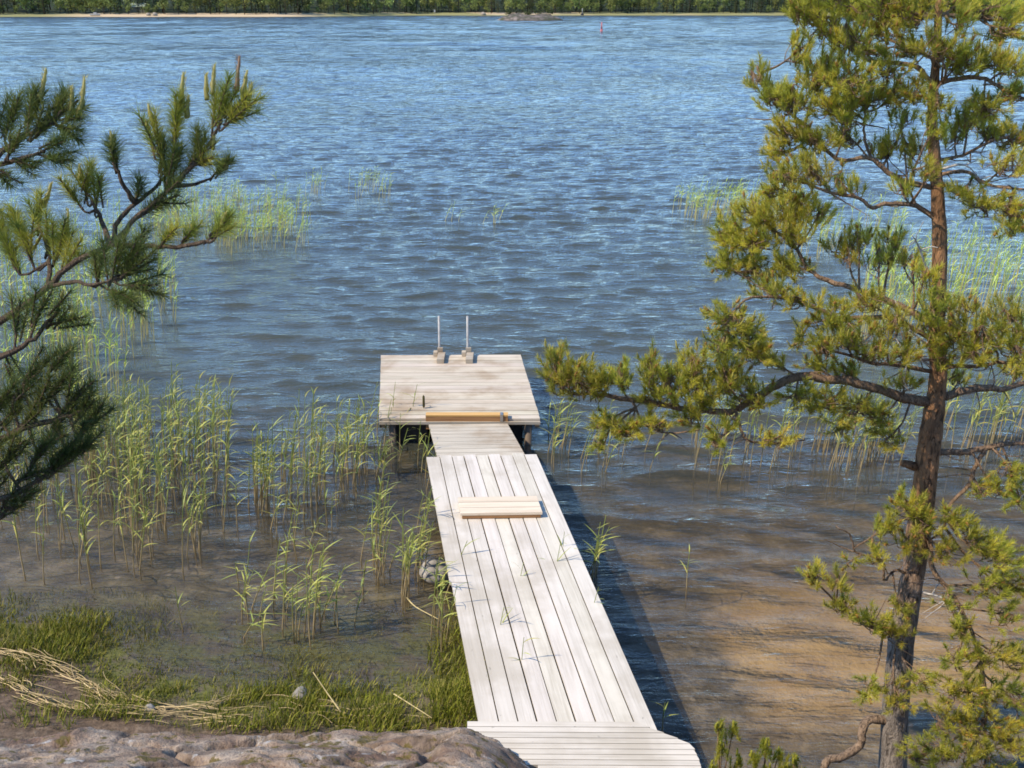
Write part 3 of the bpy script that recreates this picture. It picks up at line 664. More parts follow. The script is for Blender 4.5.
# foliage clumps: limb, centre px, radius px, number of shoots, depth offset
cl = [('L6', 800, 8, 15, 14, 16, -.15), ('L6', 822, 20, 22, 18, 24, -.1), ('L8', 838, -8, 26, 16, 22, -.2), ('L7', 858, 14, 24, 18, 24, .3), ('L6', 850, 38, 24, 16, 22, -.1), ('L7', 885, 28, 24, 18, 20, .25), ('L8', 890, 2, 26, 14, 20, -.15), ('L7', 905, 50, 20, 12, 10, .1), ('L8', 915, 18, 16, 12, 10, 0), ('R1', 936, 45, 16, 18, 12, -.3), ('R1', 938, 100, 14, 16, 10, -.3), ('L8', 930, 0, 14, 14, 10, -.25), ('L5', 932, 130, 12, 10, 7, -.2), ('R2', 960, 25, 14, 10, 8, -.2), ('L4', 925, 170, 12, 9, 6, -.25), ('L2', 925, 275, 12, 10, 7, -.15), ('R7', 932, 340, 14, 12, 9, -.3), ('L7', 870, 50, 24, 14, 14, .1), ('L5', 850, 115, 24, 14, 12, 0), 
 ('L5', 757, 78, 9, 14, 9, .15), ('L5', 770, 95, 16, 14, 16, .14), ('L5', 795, 100, 22, 16, 22, .1), ('L5', 800, 50, 14, 16, 12, .2), ('L5', 822, 72, 26, 18, 30, .1), ('L6', 850, 80, 24, 18, 26, -.15), ('L5b', 835, 105, 26, 15, 26, .05), ('L5b', 868, 98, 22, 14, 20, .1), ('L5b', 893, 92, 22, 14, 16, .15), ('L6', 915, 95, 18, 14, 12, -.1), ('L6', 890, 70, 18, 10, 10, -.1), ('L5', 790, 130, 20, 14, 18, .0), ('L5', 778, 152, 14, 16, 12, .1), ('L5', 815, 140, 20, 14, 18, .0), ('L4', 785, 178, 18, 14, 16, -.2), ('L4', 815, 172, 24, 14, 18, -.15), ('L5', 848, 135, 20, 12, 12, .15), ('L4', 905, 150, 22, 14, 14, .05), ('L5', 885, 152, 14, 8, 8, .1), ('L4', 845, 186, 22, 9, 10, -.1), ('L4', 772, 192, 8, 10, 6, -.25), ('L5', 905, 120, 18, 10, 8, .2), ('L4', 903, 190, 12, 7, 6, -.1),
 ('R2', 955, 6, 18, 10, 14, .1), ('R2', 990, 8, 24, 12, 20, .1), ('R2', 1025, 14, 24, 12, 18, .2), ('R1', 960, 60, 20, 14, 18, -.1), ('R1', 990, 62, 20, 12, 16, -.1), ('R1', 1012, 68, 14, 10, 8, -.2), ('R1', 1015, 95, 18, 9, 12, -.15), ('R2', 998, 34, 18, 8, 8, .15), ('R2', 1010, 28, 14, 9, 8, 0), ('R1', 985, 105, 20, 12, 18, -.1), ('R3', 965, 118, 20, 12, 14, .2), ('R3', 990, 132, 22, 12, 18, .3), ('R3', 1018, 138, 20, 14, 18, .3), ('R3', 955, 138, 14, 10, 8, .2), ('R4', 1005, 165, 22, 10, 10, -.3), ('R4', 965, 190, 18, 9, 10, -.2), ('R4', 985, 205, 24, 10, 14, -.2), ('R4', 1015, 210, 20, 12, 16, -.35), ('R4', 1015, 228, 14, 9, 8, -.35), ('R1', 945, 50, 14, 10, 8, -.15),
 ('L2', 760, 212, 26, 14, 30, .3), ('L2', 795, 205, 24, 13, 24, .3), ('L2', 728, 232, 14, 16, 18, .3), ('L2', 752, 240, 26, 18, 36, .25), ('L2', 790, 232, 22, 15, 24, .2), ('L2', 722, 262, 14, 14, 14, .3), ('L2', 755, 268, 26, 15, 28, .25), ('L2', 790, 265, 20, 15, 18, .2), ('L2', 818, 215, 16, 10, 10, .3), ('L2', 848, 250, 24, 12, 14, .3), ('L2', 880, 258, 22, 12, 12, .3), ('L2', 912, 262, 16, 9, 8, .15), ('L2', 860, 235, 20, 10, 8, .3), ('L2', 895, 240, 12, 8, 6, .3),
 ('L3', 725, 318, 16, 14, 16, -.3), ('L3', 745, 330, 22, 14, 22, -.3), ('L3', 720, 345, 14, 12, 14, -.3), ('L3', 755, 350, 20, 12, 18, -.3), ('L3', 800, 300, 24, 9, 12, -.25), ('L3', 830, 318, 24, 14, 20, -.3), ('L3b', 850, 335, 24, 14, 20, -.4), ('L3b', 825, 348, 14, 14, 12, -.45), ('L3', 865, 300, 24, 10, 12, -.1), ('L3b', 895, 325, 20, 13, 14, -.25), ('L3b', 875, 352, 24, 10, 14, -.4), ('L3', 798, 338, 9, 12, 6, -.3), ('L3', 770, 290, 20, 8, 10, -.2), ('L3b', 905, 352, 14, 9, 8, -.3),
 ('R7', 935, 310, 18, 15, 16, -.3), ('R7', 955, 332, 22, 14, 16, -.3), ('R7', 985, 335, 22, 16, 18, -.4), ('R7', 1012, 320, 20, 16, 16, -.45), ('R7', 1015, 350, 18, 12, 14, -.5), ('R7', 975, 355, 22, 10, 10, -.4), ('R7', 965, 308, 18, 10, 8, -.2), ('R7', 945, 360, 14, 10, 8, -.3), ('R5', 1015, 372, 18, 9, 10, .2), ('R5', 960, 378, 16, 8, 6, .1),
 ('L1', 560, 372, 18, 20, 26, -.25), ('L1', 578, 380, 20, 18, 24, -.25), ('L1', 598, 385, 14, 13, 16, -.25), ('L1', 622, 378, 14, 13, 14, -.25), ('L1', 652, 368, 11, 16, 12, -.25), ('L1', 670, 385, 22, 18, 26, -.22), ('L1', 695, 370, 18, 20, 22, -.2), ('L1', 700, 395, 20, 16, 20, -.2), ('L1', 728, 378, 22, 18, 26, -.2), ('L1', 750, 395, 22, 14, 20, -.15), ('L1', 690, 418, 14, 10, 10, -.2), ('L1c', 605, 422, 14, 9, 10, -.28), ('L1c', 628, 428, 20, 10, 18, -.28), ('L1c', 655, 424, 12, 7, 6, -.28), ('L1c', 600, 442, 8, 7, 4, -.28), ('L1b', 716, 440, 9, 11, 8, -.3), ('L1b', 728, 428, 7, 8, 4, -.3), ('L1b', 775, 438, 18, 7, 8, -.3), ('L1', 775, 360, 14, 10, 8, -.1), ('L1', 652, 400, 14, 9, 8, -.2),
 ('L1', 795, 395, 20, 12, 16, -.15), ('L1', 825, 402, 20, 12, 16, -.12), ('L1', 855, 408, 22, 14, 16, -.1), ('L1', 880, 418, 20, 14, 14, -.08), ('L1', 845, 428, 14, 10, 6, -.1), ('L1', 888, 438, 14, 9, 8, -.1), ('L1', 815, 365, 16, 8, 8, 0), ('L1', 848, 370, 18, 8, 8, 0), ('L1', 900, 380, 16, 10, 8, -.1),
 ('R6', 1010, 470, 14, 14, 10, -.2), ('R6', 1018, 495, 12, 14, 10, -.2), ('R6', 1000, 490, 10, 10, 5, -.2), ('R6b', 980, 490, 14, 6, 6, -.15),
 ('D1', 908, 505, 18, 12, 16, -.15), ('D1', 888, 525, 10, 9, 6, -.2), ('D1', 925, 525, 16, 14, 14, -.2), ('R6b', 955, 520, 16, 10, 12, -.2), ('R6b', 975, 535, 16, 10, 14, -.25), ('D1', 905, 545, 16, 10, 10, -.2), ('LL2', 880, 530, 8, 7, 4, -.2), ('LL2', 878, 558, 9, 8, 6, -.2), ('D1', 945, 550, 18, 10, 10, -.3), ('R6b', 1000, 555, 22, 16, 24, -.3), ('R6b', 1012, 585, 16, 14, 14, -.3), ('D1', 985, 585, 18, 13, 14, -.35), ('D1', 952, 605, 14, 9, 7, -.35), ('D1', 1005, 615, 16, 12, 10, -.4),
 ('LL1', 815, 578, 11, 9, 9, -.25), ('LL1', 838, 582, 9, 8, 6, -.25), ('LL1', 845, 605, 14, 10, 10, -.22), ('LL1', 870, 622, 18, 10, 14, -.2), ('LL1', 895, 630, 16, 10, 12, -.15), ('LL2', 900, 605, 12, 9, 6, -.15), ('LL2', 850, 562, 7, 6, 3, -.2),
 ('D1', 965, 630, 14, 12, 10, -.4), ('D1', 985, 655, 20, 12, 16, -.45), ('D1', 1012, 660, 14, 14, 12, -.45), ('D1', 958, 660, 14, 10, 8, -.45), ('D1', 955, 690, 18, 12, 14, -.5), ('D1', 985, 695, 18, 14, 16, -.5), ('D1', 1015, 700, 16, 16, 16, -.5), ('D1', 945, 720, 20, 12, 14, -.5), ('D1', 975, 730, 22, 14, 18, -.55), ('D1', 1010, 740, 20, 16, 20, -.55), ('D1', 950, 755, 20, 14, 16, -.55), ('D1', 985, 768, 24, 14, 18, -.55), ('D1', 920, 755, 14, 14, 12, -.5), ('LL1', 895, 695, 18, 12, 14, -.3), ('LL1', 868, 690, 10, 12, 7, -.3), ('LL1', 920, 680, 14, 9, 8, -.3)]
for k, x, y, rx_, ry_, n, dy in cl:
    zc = zc_at(x, y); L_ = limbs[k]; c = tp(x, y, dy); s_ = zc/F
    d2 = np.linalg.norm(L_.P - c, axis=1)
    idx = int(np.argmin(d2)); idx = max(1, idx-2)
    tone = rg.random()
    pal = NEED_A*(.85+.35*tone)*np.array([1+.15*(rg.random()-.5), 1, 1])
    grow(L_, idx, c, np.array([rx_*s_, .9*(rx_+ry_)/2*s_ + .05, ry_*s_]), int(n*2.0), rg, col=pal, cand_p=.30, cone_p=.14, twig_r=.0032)
for k, L_ in limbs.items():
    # bare dead twigs close to the trunk
    for _ in range(5 if k[0] != 'D' else 9):
        i = int(len(L_.P)*rg.uniform(.05, .7)); s0 = L_.P[i]; d = rg.normal(0, 1, 3); d[2] *= .6
        d /= np.linalg.norm(d); ln = rg.uniform(.08, .26); q1 = s0 + d*ln*.5 + rg.normal(0, .02, 3); q2 = s0 + d*ln + rg.normal(0, .04, 3)
        L_.wood.tube(smooth_poly([s0, q1, q2], 3), np.linspace(.0045, .0015, 7), 4, cap=False)
    finish_limb(L_, pine, M_TWIG, .042, .0030, 80, rg)
# grey dead branches in the middle of the crown
for a, b_, c_ in (((936, 372), (905, 345), (872, 330)), ((930, 360), (900, 355), (885, 335)), ((938, 362), (965, 345), (985, 352)), ((936, 350), (910, 330), (895, 300)), ((938, 365), (990, 345), (1020, 338)), ((936, 300), (920, 250), (912, 235)), ((938, 170), (965, 165), (985, 185)), ((912, 590), (945, 600), (925, 618))):
    m = MB(); dy = rg.uniform(-.4, -.05); pp = smooth_poly([tp(*a), tp(*b_, dy*.6), tp(*c_, dy)], 4); m.tube(pp, np.linspace(.009, .002, len(pp)), 5, wob=.08)
    for _ in range(4):
        i = rg.integers(2, len(pp)-1); d = rg.normal(0, 1, 3); d /= np.linalg.norm(d); e = pp[i]+d*rg.uniform(.06, .18); m.tube([pp[i], lerp(pp[i], e, .5)+rg.normal(0, .01, 3), e], [.004, .003, .0015], 4, cap=False)
    m.build('dead_branch', M_DEAD, pine, smooth=True)
m = MB(); rp = smooth_poly([tp(896, 722), tp(884, 720, -.02), tp(868, 720, -.04), tp(862, 732, -.06), tp(860, 745, -.06), tp(842, 757, -.10), tp(828, 760, -.12), tp(823, 775, -.12), tp(821, 800, -.1)], 4)
m.tube(rp, np.linspace(.030, .022, len(rp)), 8, wob=.06); m.build('bare_bough', mat_bark('bare_bough_bark', (.42, .29, .19), (.42, .29, .19), 0, 1, 30), pine, smooth=True)

TILT = 58
# ---- the pine on the left: its trunk stands out of frame, its boughs reach in
rg = np.random.default_rng(8)
lp = np.array([-2.75, 1.9, float(surf_z(-2.75, 1.9))])
lpine = tag(empty('pine_tree', lp), 'nearer pine reaching long needled boughs with upright pale candles in from the left edge', 'pine tree')
m = MB(); P = smooth_poly([lp+[0, 0, -.2], lp+[.02, 0, .8], lp+[.05, .05, 2.0], lp+[.0, .08, 3.6], lp+[.06, .1, 5.0], lp+[.05, .1, 6.0]], 5)
m.tube(P, np.linspace(.14, .02, len(P)), 12, wob=.04); m.build('trunk', M_BARK, lpine, smooth=True)
LSHADE = np.array([(.085, .125, .032), (.13, .165, .04), (.18, .20, .045)])  # tufts in shade: the shade is painted into the needle colour
LLIT = np.array([(.19, .24, .04), (.32, .33, .05), (.44, .41, .06)])  # sunlit tufts: same needles, light painted into the colour
def lq(x, y, zc=3.2): return on_depth(x, y, zc)
def trunk_pt(z): return np.array([lp[0]+.05, lp[1]+.07, z])
def lbranch(pts, r0, r1, z0=None):
    P = [lq(*p) for p in pts]
    if z0 is not None: P = [trunk_pt(z0), lerp(trunk_pt(z0), P[0], .5)+np.array([0, 0, -.04])] + P
    return Limb(P, r0, r1)
A = lbranch([(-40, 345), (0, 322, 3.2), (45, 289), (75, 262), (112, 243), (140, 215), (178, 182), (205, 150), (222, 120)], .0095, .004, 3.6)
A2 = lbranch([(112, 243), (118, 222), (135, 204), (158, 186, 3.25), (172, 165, 3.25)], .0055, .0035)
A3 = lbranch([(135, 203), (122, 182, 3.15), (113, 162, 3.12)], .005, .0035)
A4 = lbranch([(108, 245), (140, 246, 3.1), (165, 247, 3.05), (205, 243, 3.0), (218, 232, 3.0)], .006, .0035)
A5 = lbranch([(172, 186), (195, 184, 3.3), (212, 178, 3.35)], .005, .003)
A6 = lbranch([(110, 246), (103, 225, 3.3), (95, 205, 3.3), (84, 190, 3.3)], .006, .0035)
A7 = lbranch([(52, 286), (75, 282, 3.1), (95, 285, 3.0), (120, 275, 3.0)], .0045, .003)
A8 = lbranch([(48, 288), (50, 262, 3.3), (45, 240, 3.35), (35, 215, 3.4)], .005, .003)
Bm = lbranch([(-60, 200), (-20, 172, 3.1), (10, 145, 3.1), (38, 128, 3.1), (62, 112, 3.1), (78, 100, 3.1)], .010, .0035, 4.3)
B2 = lbranch([(-20, 172), (20, 158, 3.0), (45, 152, 3.0)], .006, .003)
Cm = lbranch([(-60, 380), (-10, 360, 3.0), (15, 350, 3.0), (35, 338, 3.0), (60, 310, 3.05)], .012, .004, 3.3)
Dm = lbranch([(-60, 470), (-20, 450, 2.9), (20, 430, 2.9), (55, 420, 2.9), (85, 410, 2.9)], .014, .004, 2.9)
D2 = lbranch([(-60, 520), (-15, 505, 2.85), (20, 490, 2.85), (45, 475, 2.85)], .012, .004, 2.7)
def tuft(limb, tip, base_, n, col, L=None, rad=.02, zc=None):
    """cluster of n shoots from base px to tip px"""
    b_ = lq(*base_); t_ = lq(*tip); d = t_-b_; ln = np.linalg.norm(d)
    i = int(np.argmin(np.linalg.norm(limb.P-b_, axis=1)))
    limb.wood.tube(smooth_poly([limb.P[i], b_, t_], 3), np.linspace(.005, .0028, 7), 5, cap=False)
    for k in range(n):
        dd = d/ln + rg.normal(0, .22 if k else 0, 3); dd /= np.linalg.norm(dd)
        s0 = b_ + d*rg.uniform(0, .35)*(1 if k else 0) + rg.normal(0, rad*.35, 3)*(1 if k else 0)
        f = rg.random()*(len(col)-1); i0 = int(f); cc = lerp(col[i0], col[min(i0+1, len(col)-1)], f-i0)
        L_ = (L or ln)*rg.uniform(.85, 1.1); limb.wood.tube([s0, s0+dd*L_], [.0035, .0022], 4, cap=False)
        limb.shoots.append((s0, dd, L_, cc))
def cand(limb, b_, t_, r=.0085, c=(.44, .40, .13)):
    b3, t3 = lq(*b_), lq(*t_); candle(limb.cand, b3, t3-b3, np.linalg.norm(t3-b3), r, np.array(c)); limb.nc += 1
tuft(A, (238, 88), (220, 122), 5, LLIT); tuft(A, (215, 98), (212, 135), 4, LLIT); tuft(A, (248, 100), (222, 130), 4, LLIT); tuft(A, (196, 140), (205, 165), 3, LSHADE)
tuft(A2, (180, 108), (172, 160), 5, LLIT); tuft(A2, (152, 122), (165, 168), 4, LLIT); tuft(A, (180, 155), (165, 195), 6, LSHADE); tuft(A2, (165, 140), (160, 182), 4, LSHADE); tuft(A, (205, 140), (186, 172), 4, LSHADE); tuft(A, (215, 158), (195, 165), 3, LLIT)
tuft(A3, (112, 142, 3.12), (116, 172, 3.15), 4, LSHADE); tuft(A, (160, 205), (138, 218), 4, LSHADE); tuft(A, (180, 195), (150, 205), 3, LSHADE); tuft(A2, (140, 180), (135, 202), 3, LSHADE)
tuft(A4, (225, 222, 3.0), (205, 243, 3.0), 5, LLIT); tuft(A4, (195, 228, 3.05), (180, 246, 3.05), 3, LLIT); tuft(A4, (172, 228, 3.05), (160, 247, 3.05), 3, LLIT); tuft(A4, (145, 228, 3.1), (135, 246, 3.1), 2, LSHADE)
tuft(A5, (224, 162, 3.35), (210, 180, 3.35), 4, LSHADE); tuft(A6, (82, 172, 3.3), (88, 205, 3.3), 5, LLIT); tuft(A6, (100, 180, 3.3), (95, 215, 3.3), 3, LLIT); tuft(A6, (70, 190, 3.3), (85, 212, 3.3), 3, LLIT)
for tip, b_ in (((150, 262, 3.0), (115, 282, 3.0)), ((140, 245, 3.0), (118, 280, 3.0)), ((120, 245, 3.0), (110, 285, 3.0)), ((155, 285, 3.0), (120, 285, 3.0)), ((100, 255, 3.05), (98, 285, 3.05)), ((135, 300, 2.95), (105, 288, 3.0))): tuft(A7, tip, b_, 4, LSHADE)
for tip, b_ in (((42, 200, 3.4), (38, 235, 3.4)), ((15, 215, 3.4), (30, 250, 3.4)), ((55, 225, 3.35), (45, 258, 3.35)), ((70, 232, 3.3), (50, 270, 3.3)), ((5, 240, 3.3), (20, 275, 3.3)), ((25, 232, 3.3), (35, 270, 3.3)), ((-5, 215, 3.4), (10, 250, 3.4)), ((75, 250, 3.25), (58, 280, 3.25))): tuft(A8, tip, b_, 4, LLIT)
for tip, b_ in (((35, 95, 3.1), (25, 138, 3.1)), ((15, 95, 3.1), (5, 140, 3.1)), ((60, 98, 3.1), (50, 125, 3.1)), ((82, 108, 3.1), (62, 120, 3.1)), ((78, 130, 3.1), (55, 125, 3.1)), ((-5, 108, 3.1), (-15, 150, 3.1)), ((50, 120, 3.1), (30, 142, 3.1))): tuft(Bm, tip, b_, 5, LSHADE)
for tip, b_ in (((60, 142, 3.0), (35, 155, 3.0)), ((35, 168, 3.0), (12, 160, 3.0)), ((62, 160, 3.0), (40, 155, 3.0)), ((20, 140, 3.0), (5, 160, 3.0)), ((10, 175, 3.0), (-10, 165, 3.0))): tuft(B2, tip, b_, 4, LSHADE)
for tip, b_ in (((45, 298, 3.0), (30, 338, 3.0)), ((62, 300, 3.05), (48, 328, 3.05)), ((20, 305, 3.0), (15, 345, 3.0)), ((75, 318, 3.0), (50, 325, 3.05)), ((15, 378, 3.0), (5, 355, 3.0))): tuft(Cm, tip, b_, 3, LSHADE)
for x, y in ((85, 385), (95, 400), (70, 372), (55, 390), (75, 405), (35, 375), (15, 385), (40, 405), (60, 425), (20, 410), (90, 425), (5, 400), (45, 360), (70, 350), (100, 410)): tuft(Dm, (x, y, 2.9), (x-22, y+24, 2.9), 3, LSHADE*.75)  # lower left mass painted darker still, as deeper shade
for x, y in ((75, 440), (50, 445), (25, 440), (60, 460), (35, 465), (10, 455), (5, 480), (30, 488), (15, 500), (-5, 440), (70, 455), (90, 440)): tuft(D2, (x, y, 2.85), (x-20, y+22, 2.85), 3, LSHADE*.8)
for (b_, t_) in (((238, 92), (238, 56)), ((244, 95), (246, 70)), ((214, 95), (214, 64)), ((208, 100), (206, 73)), ((249, 102), (251, 82)), ((242, 118), (246, 103)), ((183, 112), (184, 72)), ((187, 118), (189, 95)), ((153, 126), (149, 104)), ((148, 130), (146, 120)), ((112, 146, 3.12), (111, 131, 3.12)), ((213, 150), (214, 135)), ((226, 170, 3.35), (228, 157, 3.35)), ((222, 226, 3), (225, 212, 3)), ((192, 232, 3.05), (194, 222, 3.05)), ((170, 235, 3.05), (172, 223, 3.05)), ((80, 180, 3.3), (79, 164, 3.3)), ((99, 186, 3.3), (101, 175, 3.3)), ((45, 208, 3.4), (51, 182, 3.4)), ((66, 240, 3.3), (67, 208, 3.3)), ((40, 100, 3.1), (45, 68, 3.1)), ((34, 105, 3.1), (34, 85, 3.1)), ((71, 112, 3.1), (71, 86, 3.1)), ((77, 120, 3.1), (85, 76, 3.1)), ((46, 125, 3.1), (49, 105, 3.1)), ((60, 305, 3.05), (63, 290, 3.05)), ((20, 445, 2.9), (16, 428, 2.9)), ((70, 362, 2.9), (72, 345, 2.9)), ((20, 505, 2.85), (16, 492, 2.85))):
    cand({True: A}.get(True), b_, t_, .0085 if b_[1] < 215 else .006, (.44, .39, .13) if b_[0] != 238 else (.34, .22, .13))
for L_ in (A, A2, A3, A4, A5, A6, A7, A8, Bm, B2, Cm, Dm, D2): finish_limb(L_, lpine, M_TWIG2, .052, .0020, 120, rg)
# boughs of the same tree outside the picture
for z0, dv in ((2.4, (-.9, .5, .2)), (3.4, (-1.1, -.3, .3)), (4.3, (-.9, -.2, .4)), (4.7, (-.3, -.6, .3))):
    p0 = trunk_pt(z0); dv = np.array(dv); L_ = Limb([p0, p0+dv*.5+[0, 0, -.04], p0+dv], .018, .005)
    for f in (.55, .8, 1.0, 1.1):
        grow(L_, int((len(L_.P)-1)*min(f, 1)*.8), p0+dv*f+rg.normal(0, .08, 3), np.array([.2, .2, .14]), 12, rg, col=LSHADE, cand_p=.3, cone_p=0)
    finish_limb(L_, lpine, M_TWIG, .050, .0024, 80, rg)

TILT = 40
# ---- young pine sprigs at the lower right edge
rg = np.random.default_rng(21)
YOUNG = np.array([(.24, .26, .03), (.34, .33, .035), (.44, .40, .045)])
def seedling(px_base, zc_pts, label, shoots):
    b_ = on_lean(*px_base, 4.72, 0); b_[2] = float(surf_z(b_[0], b_[1]))
    root = tag(empty('pine_seedling', b_), label, 'pine seedling')
    tops = [on_lean(x, y, 4.72, 0, dy) for x, y, dy in zc_pts]
    L_ = Limb([b_-[0, 0, .05], lerp(b_, tops[0], .5), tops[0]], .010, .004)
    for tpt in tops[1:]:
        L_.wood.tube(smooth_poly([L_.P[len(L_.P)//2], lerp(L_.P[len(L_.P)//2], tpt, .6)+[0, 0, -.02], tpt], 3), np.linspace(.006, .003, 7), 5, cap=False)
    for tpt in tops:
        for k in range(shoots):
            d = np.array([rg.normal(0, .35), rg.normal(0, .35), 1.0]); d /= np.linalg.norm(d); ln = rg.uniform(.07, .11)
            L_.shoots.append((tpt - d*ln*.9 + rg.normal(0, .016, 3), d, ln, YOUNG[rg.integers(0, 3)]))
            if k < 3: candle(L_.cand, tpt + rg.normal(0, .012, 3) - d*.01, d*.4+np.array([0, 0, 1.]), rg.uniform(.03, .06), .0075, np.array([.44, .42, .06])); L_.nc += 1
    o = L_.wood.build('stem', M_TWIG, root, smooth=True)
    V, T, C = needle_arrays(L_.shoots, .036, .0026, 90, rg, None); L_.cand.add(V, T, None, C); L_.cand.build('needles', M_NEEDLE, o)  # young candles share one mesh with the needles
seedling((725, 800), [(718, 728, 0), (733, 730, .02), (722, 748, -.02), (738, 758, .03), (712, 768, -.05)], 'leftmost bright green pine seedling right beside the landing', 7)
seedling((768, 805), [(765, 745, 0), (755, 758, -.03), (778, 756, .03), (766, 772, -.05)], 'middle bright green pine seedling at the bottom edge right of the landing', 7)
seedling((798, 810), [(794, 758, 0), (785, 768, -.03), (803, 775, .02)], 'low bright green pine seedling nearest the crooked bare bough', 6)

# ------------------------------------------------------------------ reeds
rg = np.random.default_rng(31)
def reed_variant(k, lush):
    r = np.random.default_rng(100+k); stem = MB(); leaf = MB()
    lean = np.array([r.normal(.05, .045), r.normal(0, .035), 1.0])
    n = 7; t_ = np.linspace(0, 1, n); P = np.outer(t_, lean); P[:, 0] += .03*t_**2
    tan = np.array([.46, .36, .19]); grn = np.array([.30, .35, .09])
    c = np.array([lerp(tan, grn, float(sstep(.25, .6, np.array(x)))) for x in t_])
    Pb = np.vstack([[0, 0, -.55], P]); cb = np.vstack([c[:1]*.6, c])
    stem.tube(Pb, np.concatenate([[.0065], np.linspace(.0065, .0028, n)]), 5, cb, cap=False)
    nl = r.integers(3, 7) + (1 if lush else 0)
    for j in range(nl):
        tb = .38 + .6*(j+r.random()*.6)/nl; b_ = np.array([np.interp(tb, t_, P[:, i]) for i in range(3)])
        az = r.normal(0, .75) if r.random() < .72 else r.normal(math.pi, .8); L = r.uniform(.14, .30)*(1.15-.35*tb); w = r.uniform(.008, .014)
        h = np.array([math.cos(az), math.sin(az), 0]); el = r.uniform(.75, 1.3); m_ = 6; s_ = np.linspace(0, 1, m_)
        ang = el - s_*r.uniform(.4, 1.7)
        st = np.cumsum(np.vstack([[0, 0, 0], np.stack([np.outer(np.cos(ang[:-1]), h)[:, 0], np.outer(np.cos(ang[:-1]), h)[:, 1], np.sin(ang[:-1])], -1)*L/(m_-1)]), axis=0) + b_
        sd = np.cross(h, [0, 0, 1]) + np.array([0, 0, r.normal(0, .5)]); sd /= np.linalg.norm(sd); wd = w*np.array([.6, 1, .95, .8, .5, .05])/2*1.25
        V = np.concatenate([st - sd*wd[:, None], st + sd*wd[:, None]]); i = np.arange(m_-1)
        q = np.stack([i, i+1, i+1+m_, i+m_], -1); cc = np.array([.38, .42, .10])*r.uniform(.8, 1.35)*np.array([r.uniform(.9, 1.25), 1, 1])
        leaf.add(V, None, q, cc)
    return stem, leaf
NVAR = 14
RV = [reed_variant(k, k % 3 == 0) for k in range(NVAR)]
RSM = [s_.mesh('stem', smooth=True) for s_, l_ in RV]; RLM = [l_.mesh('leaves') for s_, l_ in RV]
for q in RSM + RLM: q.materials.append(M_REED)
REG = {  # label, group, list of (x0,x1,y0,y1,n,h0,h1)
 'dense': ('green reed in the dense stand in the shallows at the left', 'reeds in the dense left stand', [(-30, 228, 455, 520, 165, .6, 1.05), (0, 200, 500, 580, 55, .55, .95), (90, 228, 425, 475, 100, .6, .9)]),
 'mid': ('green reed in the loose patch of open water left of the platform', 'reeds in the patch left of the platform', [(243, 368, 450, 512, 80, .5, .9), (255, 330, 500, 530, 18, .6, .9)]),
 'corner': ('reed standing in the angle between the platform and the gangway', 'reeds beside the gangway', [(376, 428, 432, 490, 20, .4, .7)]),
 'scatter': ('thin lone reed standing in the shallow brown water left of the walkway', 'scattered reeds in the left shallows', [(180, 420, 515, 640, 46, .25, .65), (285, 330, 570, 630, 8, .5, .9), (370, 390, 520, 580, 10, .5, .8)]),
 'edge': ('tall reed crowding the left edge of the walkway beside the boulder', 'reeds along the left edge of the walkway', [(400, 424, 535, 600, 18, .45, .8), (428, 446, 590, 660, 10, .4, .7)]),
 'right': ('short reed in the water just right of the platform under the pine bough', 'reeds right of the platform', [(548, 660, 440, 472, 34, .35, .62)]),
 'sprout': ('leafy reed growing close against the right edge of the walkway', 'reeds at the right edge of the walkway', [(588, 606, 560, 585, 6, .4, .6)]),
 'lone': ('single short reed alone in open water right of the walkway', 'lone reeds in the open water at the right', [(686, 690, 585, 590, 1, .35, .4), (716, 722, 470, 500, 2, .3, .45), (660, 664, 730, 735, 1, .3, .35)]),
 'behind': ('tall reed in the belt of reeds seen behind the trunk of the right pine', 'reeds behind the right pine', [(690, 900, 440, 472, 85, .6, .95), (935, 1050, 425, 462, 55, .7, 1.1)]),
 'farR': ('', '', [(860, 1060, 270, 345, 230, .8, 1.2), (800, 900, 225, 260, 60, .6, 1.)]),
 'midR': ('', '', [(675, 800, 203, 222, 150, .4, .8)]),
 'farL': ('', '', [(150, 300, 205, 246, 360, .4, .75), (120, 240, 192, 225, 70, .35, .6), (300, 385, 186, 200, 34, .4, .7), (440, 500, 218, 228, 8, .3, .5)]),
 'backL': ('', '', [(-40, 150, 245, 360, 300, .7, 1.1), (130, 190, 260, 330, 30, .5, .9), (-40, 120, 350, 430, 80, .8, 1.1)]),
}
allr = []
for k, (lab, grp, rs) in REG.items():
    for x0, x1, y0, y1, n, h0, h1 in rs:
        cx = [(rg.uniform(x0, x1), rg.uniform(y0, y1)) for _ in range(max(1, n//7))]
        for i in range(n):
            if rg.random() < .6: a, b_ = cx[rg.integers(len(cx))]; x = a + rg.normal(0, (x1-x0)*.05+1); y = b_ + rg.normal(0, (y1-y0)*.12)
            else: x, y = rg.uniform(x0, x1), rg.uniform(y0, y1)
            if k in ('dense', 'mid', 'edge', 'corner', 'right', 'sprout', 'behind'): x = min(max(x, x0), x1); 
            q = on_z(x, y, 0); h = rg.uniform(h0, h1)
            zc = q[1]*CP + CAMZ*SP
            allr.append([k, q, h, h/zc, rg.integers(NVAR), rg.normal(0, .5), rg.uniform(.8, 1.15)])
